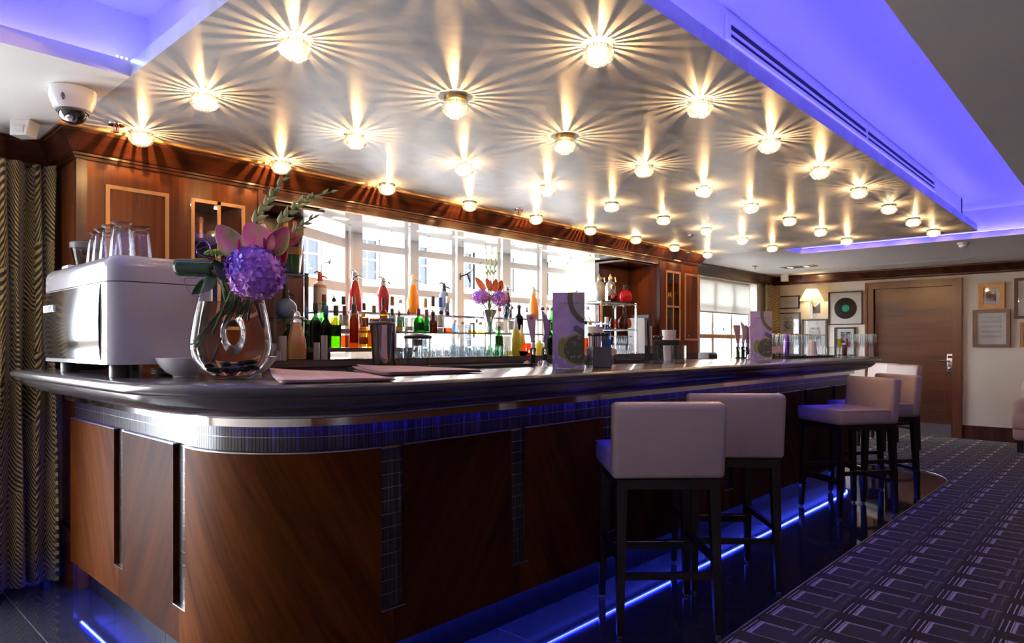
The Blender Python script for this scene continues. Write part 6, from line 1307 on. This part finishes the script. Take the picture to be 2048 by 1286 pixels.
t, w, h, fw = picture('small black-framed lettered card by the corner curtain', 1558, 593, 1600, 617, .016, blk, (.22,.80,.30,.68), C('card_white', (.68,.67,.64), .7)); tx = text_mb('G. MILLER', .022, .0003); tx.xform(Matrix(((0,0,-1,-.0125),(-1,0,0,0),(0,1,0,h*.49),(0,0,0,1)))); obj('print_lettering', tx, C('ink_black', (.05,.05,.05), .6), t)
picture('tall black-framed sketch hanging below the lettered card', 1557, 626, 1601, 710, .016, blk, (.22,.80,.56,.92), sk)
picture('wide grey-framed sketch under the wall lamp', 1605, 639, 1655, 712, .022, C('frame_grey', (.07,.06,.055), .4), (.25,.78,.45,.80), sk)
t, w, h, fw = picture('black-framed vinyl record with a green centre label', 1658, 585, 1726, 649, .014, blk, (.2,.8,.2,.8), None, 'framed_record')
rm = Matrix.Translation((-.0105,0,h*.5)) @ Matrix.Rotation(-PI/2,4,'Y'); R0 = .152
rec = MB(); 
rec.lathe([(R0,0),(R0,.0012)] + [(R0-.004-i*.0045, .0012+.0006*(i % 2)) for i in range(22)] + [(.052,.0012),(0,.0012)], 48).xform(rm); obj('record', rec, C('vinyl', (.012,.010,.010), .25), t); obj('centre_label', MB().lathe([(.052,.0012),(.052,.0020),(.004,.0020)], 32).xform(rm), C('label_green', (.02,.42,.25), .5), t); obj('spindle_hole', MB().lathe([(.004,.0021),(.004,.0026)], 12).xform(rm), C('mount_board', (.72,.70,.66), .7), t)
picture('small black-framed dark print below the record', 1670, 655, 1712, 712, .022, blk, (.25,.80,.45,.88), dkp)
gold = plain('gilt_frame', (.34,.21,.09), .4, .6, .5, 60); orn = plain('carved_frame', (.16,.11,.09), .4, .3, .6, 90)
picture('small gilt-framed sepia picture right of the door', 1957, 568, 2010, 616.5, .052, gold, (.18,.78,.20,.82), sep); picture('carved-frame sheet of music right of the door', 1946, 620.5, 2021, 695, .040, orn, (.15,.84,.14,.88), sco)
picture('large dark-framed picture beside the small gilt-framed sepia one', 2029, 557, 2110, 636, .032, blk, (.30,.75,.15,.85), sep); picture('gilt-framed picture under the large dark frame', 2040, 645, 2100, 695, .030, gold, (.2,.8,.2,.8), sep)
# wall lamp
yl = (3.598+3.448)/2; t = thing('wall_lamp', 'chrome wall lamp with a cream pyramid shade', 'wall lamp', (XW, yl, 1.56)); 
bp_ = MB(); bp_.add([(0,-.072,.115),(0,.072,.115),(0,.072,.285),(0,-.072,.285),(-.03,0,.20)], [(0,1,4),(1,2,4),(2,3,4),(3,0,4),(3,2,1,0)]); obj('back_plate', bp_, M['chrome'], t, smooth=False)
obj('arm', MB().box(-.14,-.02,-.010,.010,.185,.205), M['chrome'], t, smooth=False); obj('stem', MB().box(-.152,-.124,-.015,.015,.04,.262), M['chrome'], t, smooth=False); obj('holder', MB().lathe([(.012,.26),(.012,.30),(.018,.305)], 14, (-.138,0,0)), M['chrome'], t)
m = MT('lamp_shade'); nz = m.noise(50); m.n.remove(m.b); tl = m.n.new('ShaderNodeBsdfTranslucent'); df = m.n.new('ShaderNodeBsdfDiffuse'); cc = m.mix(nz, (.85,.74,.52), (.90,.80,.58)); m.l.new(cc.k, tl.inputs[0]); m.l.new(cc.k, df.inputs[0]); mx = m.n.new('ShaderNodeMixShader'); mx.inputs[0].default_value = .45; m.l.new(tl.outputs[0], mx.inputs[1]); m.l.new(df.outputs[0], mx.inputs[2]); m.l.new(mx.outputs[0], m.out.inputs[0])
sh_ = MB(); a_, b_, z0, z1 = .133, .062, .295, .465
for (p_, z) in ((a_, z0), (b_, z1)): sh_.v += [(-.138-p_*.95,-p_,z),(-.138+p_*.95,-p_,z),(-.138+p_*.95,p_,z),(-.138-p_*.95,p_,z)]
for i in range(4): i2 = (i+1) % 4; sh_.f.append((i,i2,4+i2,4+i)); sh_.m.append(0)
obj('shade', sh_, m.mat, t, smooth=False); obj('bulb', MB().ball((-.138,0,.36), .022, 10, 8), emit('wall_bulb', (1,.72,.38), 130), t)
# ================================================================== CEILING FITTINGS
t = thing('dome_camera', 'white dome security camera on the ceiling above the bar end', 'camera', (.794, 3.171, ZC-.001), ANG-PI/2)
obj('housing', MB().lathe([(.0,0),(.083,0),(.085,-.006),(.082,-.04),(.066,-.082),(.054,-.088),(.0,-.088)], 32), M['gloss_white'], t); obj('collar', MB().lathe([(.060,-.084),(.058,-.092),(.050,-.094)], 32), C('collar_dark', (.10,.10,.11), .3), t)
obj('dome', MB().lathe([(.052,-.092),(.050,-.104),(.038,-.124),(.018,-.136),(0,-.139)], 28), plain('camera_dome', (.015,.015,.018), .05, 0, .1, spec=1.0, coat=1), t); obj('lens', MB().lathe([(.014,0),(.014,.012),(.006,.014)], 14).xform(Matrix.Translation((.01,-.028,-.118)) @ Matrix.Rotation(2.2,4,'X')), M['chrome'], t)
obj('screw_recess', MB().ball((.012,-.078,-.05), .008, 8, 6, sz=2), C('collar_dark', (.10,.10,.11), .3), t)
tx = text_mb('avigilon', .014, .0003); tx.v = [(.0848*math.sin(p[0]/.0848), -.0848*math.cos(p[0]/.0848), p[1]) for p in tx.v]; tx.xform(Matrix.Translation((0,0,-.014)) @ Matrix.Rotation(-.85,4,'Z')); obj('maker_lettering', tx, C('print_grey', (.12,.12,.12), .5), t)
q = px(48,245,'z',ZC); t = thing('motion_sensor', 'white wedge-shaped motion sensor on the ceiling by the curtain', 'sensor', (q.x, 3.78, ZC-.001), ANG-PI/2); sw = MB(); sw.prism([(-.045,-.035),(.045,-.035),(.045,.035),(-.045,.035)], -.075, 0); sw.v = [(p[0]*(1 if p[2] > -.01 else .8), p[1]-(.012 if p[2] < -.01 else 0), p[2]) for p in sw.v]; obj('case', sw, M['gloss_white'], t, smooth=False); obj('lens', MB().bbox((0,-.043,-.045),(.05,.006,.035),.002), C('sensor_lens', (.66,.64,.64), .4), t)
def sprinkler(label, u, v):
    q = px(u, v, 'z', ZC); t = thing('sprinkler', label, 'sprinkler', (q.x, q.y, ZC-.001)); obj('rose', MB().lathe([(0,0),(.035,0),(.034,-.006),(.014,-.008)], 20), M['chrome'], t); obj('frame', MB().tube([(-.010,0,-.006),(-.010,0,-.030),(0,0,-.036)], .0025, 6).tube([(.010,0,-.006),(.010,0,-.030),(0,0,-.036)], .0025, 6), M['chrome'], t); obj('bulb', MB().tube([(0,0,-.008),(0,0,-.034)], .0035, 8), C('sprinkler_red', (.5,.02,.02), .2), t); obj('deflector', MB().lathe([(.014,-.038),(.014,-.036),(0,-.036)], 14), M['chrome'], t)
sprinkler('chrome ceiling sprinkler beside the dome camera', 233, 248); sprinkler('chrome ceiling sprinkler over the middle of the back bar', 1037, 418); sprinkler('chrome ceiling sprinkler among the far silver ceiling lamps', 1382, 470); sprinkler('white ceiling sprinkler near the blind window', 1510, 532)
q = px(1926,485,'z',ZC); t = thing('smoke_detector', 'round white smoke detector on the ceiling towards the door', 'smoke detector', (q.x,q.y,ZC-.001)); obj('base', MB().lathe([(0,0),(.055,0),(.055,-.018),(.050,-.022)], 24), M['gloss_white'], t); obj('chamber', MB().lathe([(.040,-.022),(.038,-.042),(.022,-.055),(0,-.058)], 20), M['gloss_white'], t)
q = px(1573,549,'z',ZC); t = thing('ceiling_speaker', 'white cylindrical speaker in the ceiling corner by the far wall', 'speaker', (10.05,3.86,ZC-.001)); obj('can', MB().lathe([(0,0),(.055,0),(.055,-.10),(.050,-.104),(0,-.104)], 24), M['gloss_white'], t); obj('grille', MB().lathe([(.044,-.105),(0,-.106)], 20), C('grille_grey', (.45,.45,.45), .5), t)
q = px(1598,533,'z',ZC); t = thing('ceiling_spotlight', 'twin recessed spotlight box in the far white ceiling', 'spotlight', (q.x,q.y,ZC-.001)); obj('box', MB().box(-.10,.10,-.20,.20,-.004,0), C('box_dark', (.06,.06,.06), .4), t, smooth=False); obj('rim', MB().box(-.11,-.10,-.21,.21,-.007,0).box(.10,.11,-.21,.21,-.007,0).box(-.10,.10,-.21,-.20,-.007,0).box(-.10,.10,.20,.21,-.007,0), M['steel'], t, smooth=False)
for y in (-.1,.1): obj('lamp', MB().lathe([(.06,-.004),(.055,-.008),(.03,-.006),(0,-.006)], 20, (0,y,0)), M['chrome'] , t); obj('bulb', MB().lathe([(.025,-.009),(0,-.010)], 12, (0,y,0)), emit('spot_bulb%d' % (y > 0), (1,.75,.45), 6), t)
a_ = px(1612,540,'z',ZC); b_ = px(1955,517,'z',ZC); t = thing('slot_diffuser', 'thin dark air slot across the far white ceiling', 'air vent', (a_.x, 0, ZC-.001)); obj('slot', MB().box(-.012,.012,b_.y,a_.y,-.003,0), C('slot_dark', (.05,.05,.05), .6), t, smooth=False); obj('trim', MB().box(-.018,-.012,b_.y,a_.y,-.005,0).box(.012,.018,b_.y,a_.y,-.005,0), M['white'], t, smooth=False)
# linear vent in the upright face of the silver ceiling
YV = RY0+LED; x0 = px(1449,30,'y',YV).x; x1 = px(1868,370,'y',YV).x; zv0, zv1 = 2.412, 2.508; t = thing('linear_vent', 'long white louvred air vent on the edge of the silver ceiling', 'air vent', (0,YV-.001,0))
fr = MB().box(x0,x1,-.012,0,zv0,zv0+.016).box(x0,x1,-.012,0,zv1-.022,zv1).box(x0,x0+.03,-.012,0,zv0+.016,zv1-.022).box(x1-.03,x1,-.012,0,zv0+.016,zv1-.022); obj('frame', fr, M['white'], t, smooth=False); obj('dark_slot', MB().box(x0+.03,x1-.03,-.003,0,zv0+.016,zv1-.022), C('slot_black', (.01,.01,.012), .7), t, smooth=False)
xm = px(1730,270,'y',YV).x; obj('slat', MB().box(x0+.03,xm,-.011,-.002,zv0+.036,zv0+.046), M['white'], t, smooth=False); obj('slat', MB().box(xm+.01,x1-.03,-.011,-.002,zv0+.036,zv0+.046), M['white'], t, smooth=False); obj('joint', MB().box(xm,xm+.01,-.013,0,zv0,zv1), M['white'], t, smooth=False)
# bare diodes peeping over the ledge above the dome camera
for i in range(3):
    o = obj('diode', MB().ball((.893-i*.016, OY1+.004, ZT+.006), .004, 8, 6), emit('diode_white%d' % i, (.5,.7,1), 30)); tag(o, 'bare bright diode at the recess corner above the dome camera', 'diode', 'bare diodes at the recess corner')
